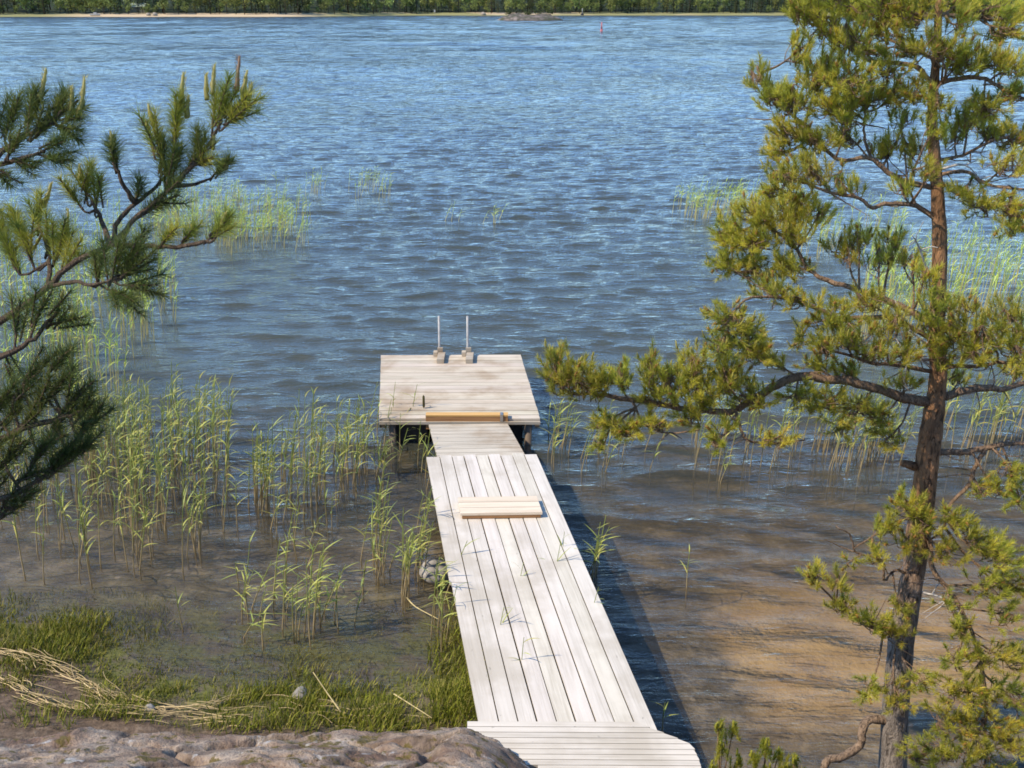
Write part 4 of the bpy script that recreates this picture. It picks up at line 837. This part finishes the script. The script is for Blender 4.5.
# stalks coming up between the walkway planks
for x, y in ((512, 575), (548, 560), (556, 545), (590, 600), (488, 625), (520, 655)):
    u = edges[int(rg.integers(2, 8))]; q = on_z(x, y, ZW)
    # slide to the nearest gap
    best = min((np.linalg.norm(bil(wcx, e, v)-q), e, v) for e in edges[1:-1] for v in np.linspace(0, 1, 60)); q = bil(wcx, best[1], best[2])*[1, 1, 0]
    allr.append(['gap', q, ZW+rg.uniform(.10, .24), 9, int(rg.integers(NVAR)), rg.normal(0, .5), 1.0])
REG['gap'] = ('green reed shoot poking up through a gap between the walkway planks', 'reed shoots between the walkway planks', [])
near = sorted([r for r in allr if REG[r[0]][0]], key=lambda r: -r[3])
indiv, rest = near[:285], near[285:] + [r for r in allr if not REG[r[0]][0]]
for k, q, h, _, vi, rz, sw in indiv:
    o = link('reed', RSM[vi], None); o.location = q; o.rotation_euler = (0, 0, rz); s_ = sw if k != 'gap' else .8
    o.scale = (s_, s_, h); lf = link('leaves', RLM[vi], None, o)
    tag(o, REG[k][0], 'reed', REG[k][1])
m = MB()
for k, q, h, _, vi, rz, sw in rest:
    far_ = k in ('farR', 'midR', 'farL', 'backL')
    for part in RV[vi]:
        V = np.concatenate(part.V)*[sw, sw, h]; c_, s_ = math.cos(rz), math.sin(rz)
        if far_: V[:, :2] *= 1.0
        V = np.stack([V[:, 0]*c_-V[:, 1]*s_, V[:, 0]*s_+V[:, 1]*c_, V[:, 2]], -1) + q
        m.add(V, None, np.concatenate(part.Q), np.concatenate(part.C)*(np.array([1.45, 1.6, 1.2]) if far_ else 1))
tag(m.build('reed_bed', M_REED), 'thin yellowish green reeds standing in the lake in loose beds farther out', 'reeds', None, 'stuff')
# one dark seed-head stalk in front of the platform
q = on_z(424.5, 436, 0); m = MB(); root = tag(empty('cattail', q), 'single dark brown bulrush head standing in front of the platform edge', 'bulrush')
m.tube([q-[0, 0, .4], q+[0, 0, .30], q+[.004, 0, .46]], .004, 5, (.12, .14, .03)); m.build('stem', M_REED, root)
m = MB(); m.tube([q+[.003, 0, .38], q+[.004, 0, .40], q+[.005, 0, .53], q+[.005, 0, .55]], [.003, .016, .015, .003], 7, (.07, .06, .02)); m.build('seed_head', M_STRAW, root)

# ------------------------------------------------------------------ shore grass, straw wrack, loose stalks
rg = np.random.default_rng(41)
m = MB(); Vb, Cb = [], []
def blades(pts, h, w, pal):
    n = len(pts); az = rg.random(n)*6.283; ln = h*(.45+.8*rg.random(n))*(.35+1.3*np.clip(fbm(pts[:, 0]*3.1+9, pts[:, 1]*3.1, 3, 88)*.9+.5, 0, 1)); lean = rg.uniform(.1, .75, n)
    d = np.stack([np.cos(az)*lean+.15, np.sin(az)*lean, np.ones(n)], -1); d /= np.linalg.norm(d, axis=1)[:, None]
    side = np.stack([-np.sin(az+rg.normal(0, .8, n)), np.cos(az), np.zeros(n)], -1)*w
    mid = pts + d*(ln*.55)[:, None]; tip = pts + d*ln[:, None] + np.stack([np.cos(az), np.sin(az), -np.ones(n)], -1)*(ln*.18*lean)[:, None]
    V = np.stack([pts-side/2, pts+side/2, mid+side*.4, mid-side*.4, tip], 1)
    c = np.asarray(pal)[rg.integers(0, len(pal), n)]*(.7+.6*rg.random((n, 1)))
    b0 = np.arange(n)[:, None]*5
    m.add(V.reshape(-1, 3), np.stack([b0[:, 0]+3, b0[:, 0]+2, b0[:, 0]+4], -1), np.stack([b0[:, 0], b0[:, 0]+1, b0[:, 0]+2, b0[:, 0]+3], -1), np.repeat(c, 5, axis=0))
GP = [(.21, .23, .024), (.29, .28, .032), (.14, .16, .018), (.36, .31, .09), (.18, .19, .022)]
WET = [(.17, .18, .02), (.22, .21, .028), (.12, .13, .018), (.25, .21, .05)]
def patch(x0, x1, y0, y1, n, h, w, pal, thr=-.25, sd=1):
    x = rg.uniform(x0, x1, n); y = rg.uniform(y0, y1, n); P = np.array([on_z(a, b_, .06) for a, b_ in zip(x, y)])
    keep = fbm(P[:, 0]*2.4, P[:, 1]*2.4, 3, sd) > thr
    edge = np.minimum(np.minimum((x-x0)/(x1-x0), (x1-x)/(x1-x0)), np.minimum((y-y0)/(y1-y0), (y1-y)/(y1-y0)))
    keep &= rg.random(n) < np.clip(edge/.22, 0, 1)**.7
    P = P[keep]; P[:, 2] = ground_z(P[:, 0], P[:, 1])-.01; 
    if len(P): blades(P, h, w, pal)
patch(205, 500, 678, 742, 6500, .11, .007, GP, -.3, 61)
patch(-60, 170, 580, 700, 9000, .085, .008, WET, -.42, 63); patch(-60, 110, 610, 680, 3000, .095, .008, GP, -.1, 64)
patch(130, 330, 640, 700, 1600, .09, .007, WET, .05, 65)
patch(90, 440, 585, 700, 4200, .055, .008, WET, .02, 71); patch(-60, 480, 640, 735, 5200, .06, .007, GP, -.12, 72); patch(60, 260, 690, 735, 2600, .10, .006, GP, .0, 66)
patch(425, 486, 600, 735, 2600, .15, .007, GP, -.3, 67)
patch(330, 440, 660, 730, 900, .14, .007, GP, -.1, 68)
patch(-60, 90, 690, 750, 1500, .10, .006, GP, .1, 69)
patch(690, 1040, 760, 840, 1800, .12, .007, GP, -.1, 70)
tag(m.build('shore_grass', M_GRASS), 'wet green grass growing along the muddy shore at the left', 'grass', None, 'stuff')

m = MB()
def wrack(pts, n, spread, ln):
    P = smooth_poly([on_z(x, y, .1) for x, y in pts], 8)
    for _ in range(int(n*.7)):
        i = rg.integers(0, len(P)-1); t_ = P[i+1]-P[max(0, i-1)]; t_ /= np.linalg.norm(t_)+1e-9
        c0 = P[i] + rg.normal(0, spread*(1 if rg.random() < .8 else 3), 3); d = t_ + rg.normal(0, .2, 3); d[2] = 0; L_ = ln*(.4+.9*rg.random()); a = c0-d*L_/2; b_ = c0+d*L_/2; c1 = lerp(a, b_, .5)+rg.normal(0, .015, 3)
        Q = np.array([a, c1, b_]); Q[:, 2] = surf_z(Q[:, 0], Q[:, 1]) + .012 + abs(rg.normal(0, .022)) + np.array([0, .012, 0])
        g = rg.uniform(.75, 1.1); m.tube(smooth_poly(Q, 2), (.0028 if rg.random() < .85 else .0045)*rg.uniform(.7, 1.2), 4, np.array([.60, .46, .24])*g*rg.uniform(.6, 1.1), cap=False)
wrack([(-20, 650), (25, 660), (60, 672), (95, 690), (112, 695)], 85, .026, .28); wrack([(10, 655), (50, 678), (100, 690)], 24, .05, .25)
wrack([(-20, 680), (10, 690), (30, 702)], 45, .03, .2); wrack([(32, 708), (60, 715), (100, 716), (150, 712), (232, 706)], 75, .013, .3)
wrack([(105, 695), (150, 702), (200, 702), (240, 692)], 40, .010, .28); wrack([(95, 690), (108, 705)], 24, .05, .22)
wrack([(140, 722), (200, 716), (260, 712)], 30, .05, .3)
wrack([(300, 700), (420, 722)], 26, .10, .22)
tag(m.build('straw_wrack', M_STRAW), 'washed up bands of pale dry reed straw curving along the left shore', 'straw', None, 'stuff')
def stalk(label, pts, r=.007):
    root = MB(); root.tube(smooth_poly(pts, 4), np.linspace(r, r*.5, len(smooth_poly(pts, 4))), 6, (.52, .42, .20)); o = root.build('dead_stalk', M_STRAW, origin=pts[0]); o.location = pts[0]; tag(o, label, 'stalk')
stalk('pale dead stalk leaning out of the shore grass at the bottom left', [on_z(341, 712, .14), on_z(328, 694, .22), on_z(313, 672, .34)])
stalk('pale broken stalk floating beside the walkway below the boulder', [on_z(407, 598, .01), on_z(416, 607, .02), on_z(438, 619, .06)])
stalk('thin pale dead twig lying on the shore left of the landing', [on_z(394, 694, .1), on_z(410, 704, .14), on_z(432, 718, .17)], .006)
# small stones at the water line
for i, (x, y, r, lab) in enumerate(((300, 696, .075, 'grey stone half hidden in the shore grass'), (150, 716, .05, 'small stone beside the straw on the left shore'), (472, 660, .05, 'small stone under the walkway edge in the grass'))):
    q = on_z(x, y, .04); q[2] = float(ground_z(q[0], q[1]))+r*.25; tag(boulder('stone', q, r, M_BOULD, 20+i, sub=2), lab, 'stone')

# ------------------------------------------------------------------ far shore
rg = np.random.default_rng(51)
def far_tree(kind, r):
    T = MB(); Cn = MB()
    if kind == 'leafy':
        T.tube([[0, 0, -.5], [.1, 0, 3], [0, .1, 7]], [.2, .15, .06], 5, (.07, .065, .055)); n = 300
        cl_ = [(r.normal(0, .24), r.normal(0, .24), r.uniform(.30, .9), r.uniform(.14, .26)) for _ in range(10)]
        for _ in range(n):
            a, b_, c_, q = cl_[r.integers(10)]; v = r.normal(0, 1, 3); v /= np.linalg.norm(v); taper = 1-.6*abs(c_-.55)
            p_ = np.array([a*taper + v[0]*q, b_*taper + v[1]*q, c_ + v[2]*q*.6])*[7, 7, 10]
            d1 = r.normal(0, .55, 3); d2 = r.normal(0, .55, 3); Cn.add([p_, p_+d1, p_+d2], [[0, 1, 2]], None, np.array([.19, .23, .065])*r.uniform(.75, 1.3))
    else:
        H = 10; T.tube([[0, 0, -.5], [0, 0, 5], [0, 0, 9.5]], [.22, .16, .04], 5, (.07, .05, .035) if kind == 'pine' else (.04, .035, .03)); n = 230
        for _ in range(n):
            z = r.uniform(.06 if kind == 'spruce' else .22, 1); w = (1-z)**.8*2.0+.12 if kind == 'spruce' else 1.7*math.sin(min(1, (1-z)/.7+.12)*1.5)*r.uniform(.7, 1.1)
            az = r.random()*6.283; rr = w*r.random()**.4; p_ = np.array([math.cos(az)*rr, math.sin(az)*rr, z*H])
            o_ = np.array([math.cos(az), math.sin(az), -.35 if kind == 'spruce' else .2]); d1 = o_*r.uniform(.4, .8)+r.normal(0, .2, 3); d2 = np.cross(o_, [0, 0, 1])*r.uniform(.3, .6)+r.normal(0, .2, 3)
            base_c = np.array([.036, .058, .03]) if kind == 'spruce' else np.array([.075, .095, .038])
            Cn.add([p_-d2*.5, p_+d2*.5, p_+d1], [[0, 1, 2]], None, base_c*r.uniform(.7, 1.35))
    return T, Cn
KIND = ['spruce', 'spruce', 'pine', 'pine', 'leafy', 'leafy', 'leafy']
FT = [far_tree(k, np.random.default_rng(200+i)) for i, k in enumerate(KIND)]
def merged(part): return np.concatenate(part.V), np.concatenate(part.C), part.T, part.Q
m = MB()
def stamp(vi, X, Y, z, s_, rz, sh):
    for part in FT[vi]:
        V = np.concatenate(part.V)*[s_*.95, s_*.95, s_]; c_, sn = math.cos(rz), math.sin(rz)
        V = np.stack([V[:, 0]*c_-V[:, 1]*sn, V[:, 0]*sn+V[:, 1]*c_, V[:, 2]], -1) + [X, Y, z]
        m.add(V, np.concatenate(part.T) if part.T else None, np.concatenate(part.Q) if part.Q else None, np.concatenate(part.C)*sh)
def wood_kind(X):
    q = vnoise(np.array(X/38.), np.array(.3), 71); return float(q)
for row, (off, stp) in enumerate(((26, 5.2), (34, 5.5), (44, 6.5), (60, 7.5), (85, 9), (120, 12))):
    X = -560.0
    while X < 620:
        X += stp*rg.uniform(.6, 1.4); Y = float(far_y(np.array(X))) + off + rg.normal(0, 3.5)
        q = wood_kind(X+row*9); vi = rg.choice([4, 5, 6]) if rg.random() < (.75 if q > .58 else .18) else (rg.choice([0, 1]) if rg.random() < .5 else rg.choice([2, 3]))
        stamp(vi, X, Y, float(ground_z(np.array(X), np.array(Y)))-.3, rg.uniform(.8, 2.1)*(.8 if vi > 3 else 1), rg.random()*6, rg.uniform(.7, 1.3)*(.55+.9*float(vnoise(np.array(X/22.), np.array(row*.7), 75)))*np.array([rg.uniform(.9, 1.2), 1, 1]))  # per-area tone paints lighter stretches and dark gaps into the trees
tag(m.build('forest', M_GRASS), 'dark mixed forest standing along the whole far shore of the lake', 'forest', None, 'stuff')
# distinct trees at the edge of the wood
TM = [(a.mesh('trunk'), b_.mesh('crown')) for a, b_ in FT]
for a, b_ in TM: a.materials.append(M_STRAW); b_.materials.append(M_GRASS)
LB = {'spruce': ('dark pointed spruce at the front edge of the far forest', 'spruces at the edge of the far forest', 'spruce_tree', 'spruce'),
      'pine': ('round topped pine with bare lower trunk at the front edge of the far forest', 'pines at the edge of the far forest', 'pine_tree', 'pine tree'),
      'leafy': ('light green leafy tree at the front edge of the far forest', 'leafy trees at the edge of the far forest', 'leafy_tree', 'tree')}
for x in np.arange(-20, 800, 9.0):
    x = x + rg.normal(0, 2.5); Xa = (x-512)/F
    for _ in range(3): Yv = float(far_y(np.array(Xa*800.))) + 20
    Xw = Xa*(Yv*CP); Yv = float(far_y(np.array(Xw))) + 17 + abs(rg.normal(0, 3))
    leafy = (x < 215) or (450 < x < 480) or (500 < x < 600)
    vi = int(rg.choice([4, 5, 6]) if rg.random() < (.75 if leafy else .3) else (rg.choice([0, 1]) if rg.random() < .45 else rg.choice([2, 3])))
    lab, grp, nm, cat = LB[KIND[vi]]; root = empty(nm, (Xw, Yv, float(ground_z(np.array(Xw), np.array(Yv)))-.2))
    s_ = rg.uniform(.5, 1.6)*(.85 if vi > 3 else 1); root.scale = (s_, s_, s_); root.rotation_euler = (0, 0, rg.random()*6); tag(root, lab, cat, grp)
    link('trunk', TM[vi][0], None, root); link('crown', TM[vi][1], None, root)

# islet with bushes, red marker, and small things on the far beach
ip = on_z(530, 20.3, 0)
V, Fc = [], None
u = np.linspace(-1, 1, 61); v = np.linspace(-1, 1, 31); U, W = np.meshgrid(u, v)
hh = np.clip(1-U**2*.98-W**2, 0, 1)**.55
zz = hh*(3.4 + 1.6*fbm(U*2.2+3, W*2.2, 4, 91)) + .5*fbm(U*7, W*7, 3, 93)*hh - .35
me = make_mesh('islet', np.stack([U*14.5, W*9, zz*.85], -1), [grid_faces(31, 61)], smooth=False)
M_ISL = NT('islet_rock'); pz = M_ISL.pos(); nn = M_ISL.noise(pz, .45, 4, .6)
M_ISL = M_ISL.done(M_ISL.bsdf(Base_Color=M_ISL.ramp(nn, (.35, (.05, .06, .022)), (.5, (.09, .075, .06)), (.65, (.22, .18, .15))), Roughness=.9))
o = link('islet', me, M_ISL); o.location = ip; tag(o, kind='structure')
for i, (dx, dy, s_, lab) in enumerate(((-9.5, 0, .18, 'low green bush at the left end of the rocky islet'), (-1, 2, .2, 'green bush on the crest of the rocky islet'), (3.5, 1, .24, 'larger green bush right of the crest of the rocky islet'), (9, 0, .15, 'low green bush at the right end of the rocky islet'))):
    zb = float(zz[15 + int(dy/9*15), 30 + int(dx/14.5*30)]); r = np.random.default_rng(300+i); m = MB()
    for _ in range(130):
        v_ = r.normal(0, 1, 3); v_ /= np.linalg.norm(v_); p_ = v_*[9*s_, 6*s_, 5*s_]*r.uniform(.6, 1) + [0, 0, 3*s_]; m.add([p_, p_+r.normal(0, .35, 3), p_+r.normal(0, .35, 3)], [[0, 1, 2]], None, np.array([.07, .085, .025])*r.uniform(.7, 1.3))
    o = m.build('bush', M_GRASS, origin=(0, 0, 0)); o.location = (ip[0]+dx, ip[1]+dy, zb); tag(o, lab, 'bush')
q = on_z(601.5, 31, 0); root = tag(empty('spar_buoy', q), 'small red marker buoy standing in the open lake', 'buoy')
M_RED = mat_plain('red_buoy_paint', (.62, .17, .17), .5, 0, 3, .1)
m = MB(); m.tube([[q[0], q[1], -1], [q[0], q[1], .25], [q[0], q[1], .4]], [.32, .32, .15], 12); m.build('float', M_RED, root)
m = MB(); m.tube([[q[0], q[1], .38], [q[0], q[1], 1.2], [q[0], q[1], 1.95]], [.17, .15, .1], 10); m.build('mast', M_RED, root)

def far_pt(x, off):
    Xw = (x-512)/F*760
    for _ in range(6):
        Y = float(far_y(np.array(Xw)))+off; Xw = (x-512)/F*(Y*CP+4)
    return np.array([Xw, Y, float(ground_z(np.array(Xw), np.array(Y)))])
M_ROOF = mat_plain('grey_green_roof', (.22, .26, .19), .7, 0, .6, .1)
M_FWALL = mat_plain('pale_cabin_wall', (.12, .12, .09), .8, 0, .5, .1)
M_GLASS = mat_plain('dark_window_glass', (.03, .035, .04), .2, 0, 1, .1)
q = far_pt(141, 33); q[2] += 1.0; root = tag(empty('cabin', q), 'low cabin with a pale grey roof among the trees above the far beach', 'cabin')
m = MB(); m.box(q-[0, 0, 1.5], 9.5, 6, 3.9, 0, 1.0); m.build('wall', M_FWALL, root)
m = MB(); A_, B_ = q+[-5.2, -3.6, 2.3], q+[5.2, -3.6, 2.3]; C_, D_ = q+[5.2, 0, 4.4], q+[-5.2, 0, 4.4]; m.board(A_, B_, C_, D_, .15); m.board(D_+[0, .01, 0], C_+[0, .01, 0], q+[5.2, 3.6, 2.3], q+[-5.2, 3.6, 2.3], .15); m.build('roof', M_ROOF, root)
for dx in (-3, 0, 3): m = MB(); m.box(q+[dx, -3.05, .8], 1.2, .12, 1.1); m.build('window', M_GLASS, root)
q = far_pt(97, 4); q[2] += .35; root = tag(empty('motorboat', q), 'small white boat drawn up on the far shore at the left', 'boat')
m = MB(); xs_ = np.linspace(-3, 3, 13); hw = 1.05*np.clip(1-np.clip((xs_-.2)/2.8, 0, 1)**2, .03, 1)
V = []
for x_, w_ in zip(xs_, hw): V += [[x_, -w_, 1.0+.1*max(0, x_)], [x_, -w_*.75, .25], [x_, 0, 0], [x_, w_*.75, .25], [x_, w_, 1.0+.1*max(0, x_)]]
Q_ = [[5*i+j, 5*i+j+1, 5*(i+1)+j+1, 5*(i+1)+j] for i in range(12) for j in range(4)] + [[5*i, 5*(i+1), 5*(i+1)+4, 5*i+4] for i in range(12)]
m.add(np.array(V)+q, None, Q_); m.build('hull', M_WHITE, root)
m = MB(); m.box(q+[.2, 0, 1.05], 2.0, 1.5, .9); m.build('cabin_top', M_WHITE, root); m = MB(); m.box(q+[1.25, 0, 1.2], .12, 1.3, .55); m.build('windscreen', M_GLASS, root)
q = far_pt(435, 8); root = tag(empty('sign_board', q), 'tiny white board on a post at the forest edge across the lake', 'sign')
m = MB(); m.tube([q, q+[0, 0, 3.2]], .12, 6); m.build('post', M_WHITE, root); m = MB(); m.box(q+[0, -.2, 1.6], 1.1, .12, 1.7); m.build('panel', M_WHITE, root)
q = far_pt(582, 3); root = tag(empty('shore_beacon', q), 'thin pale beacon post with a dark base on the far shore right of the islet', 'beacon')
m = MB(); m.tube([q+[0, 0, 1.2], q+[0, 0, 4.6]], [.35, .25], 8); m.build('mast', M_WHITE, root); m = MB(); m.tube([q-[0, 0, .3], q+[0, 0, 1.25]], [1.3, .9], 8); m.build('plinth', M_FLOAT, root)
for i, (x, off, r, lab) in enumerate(((150, 9, 1.6, 'pale boulder on the far beach below the cabin, left of two'), (156.5, 8, 1.9, 'pale boulder on the far beach below the cabin, right of two'), (483.5, 5, 2.1, 'sandy coloured boulder on the far shore just left of the islet'))):
    q = far_pt(x, off); tag(boulder('boulder', q+[0, 0, .3*r], r, mat_plain('pale_beach_stone', (.30, .25, .19), .9, 0, .8, .2), 60+i, sub=2), lab, 'boulder')
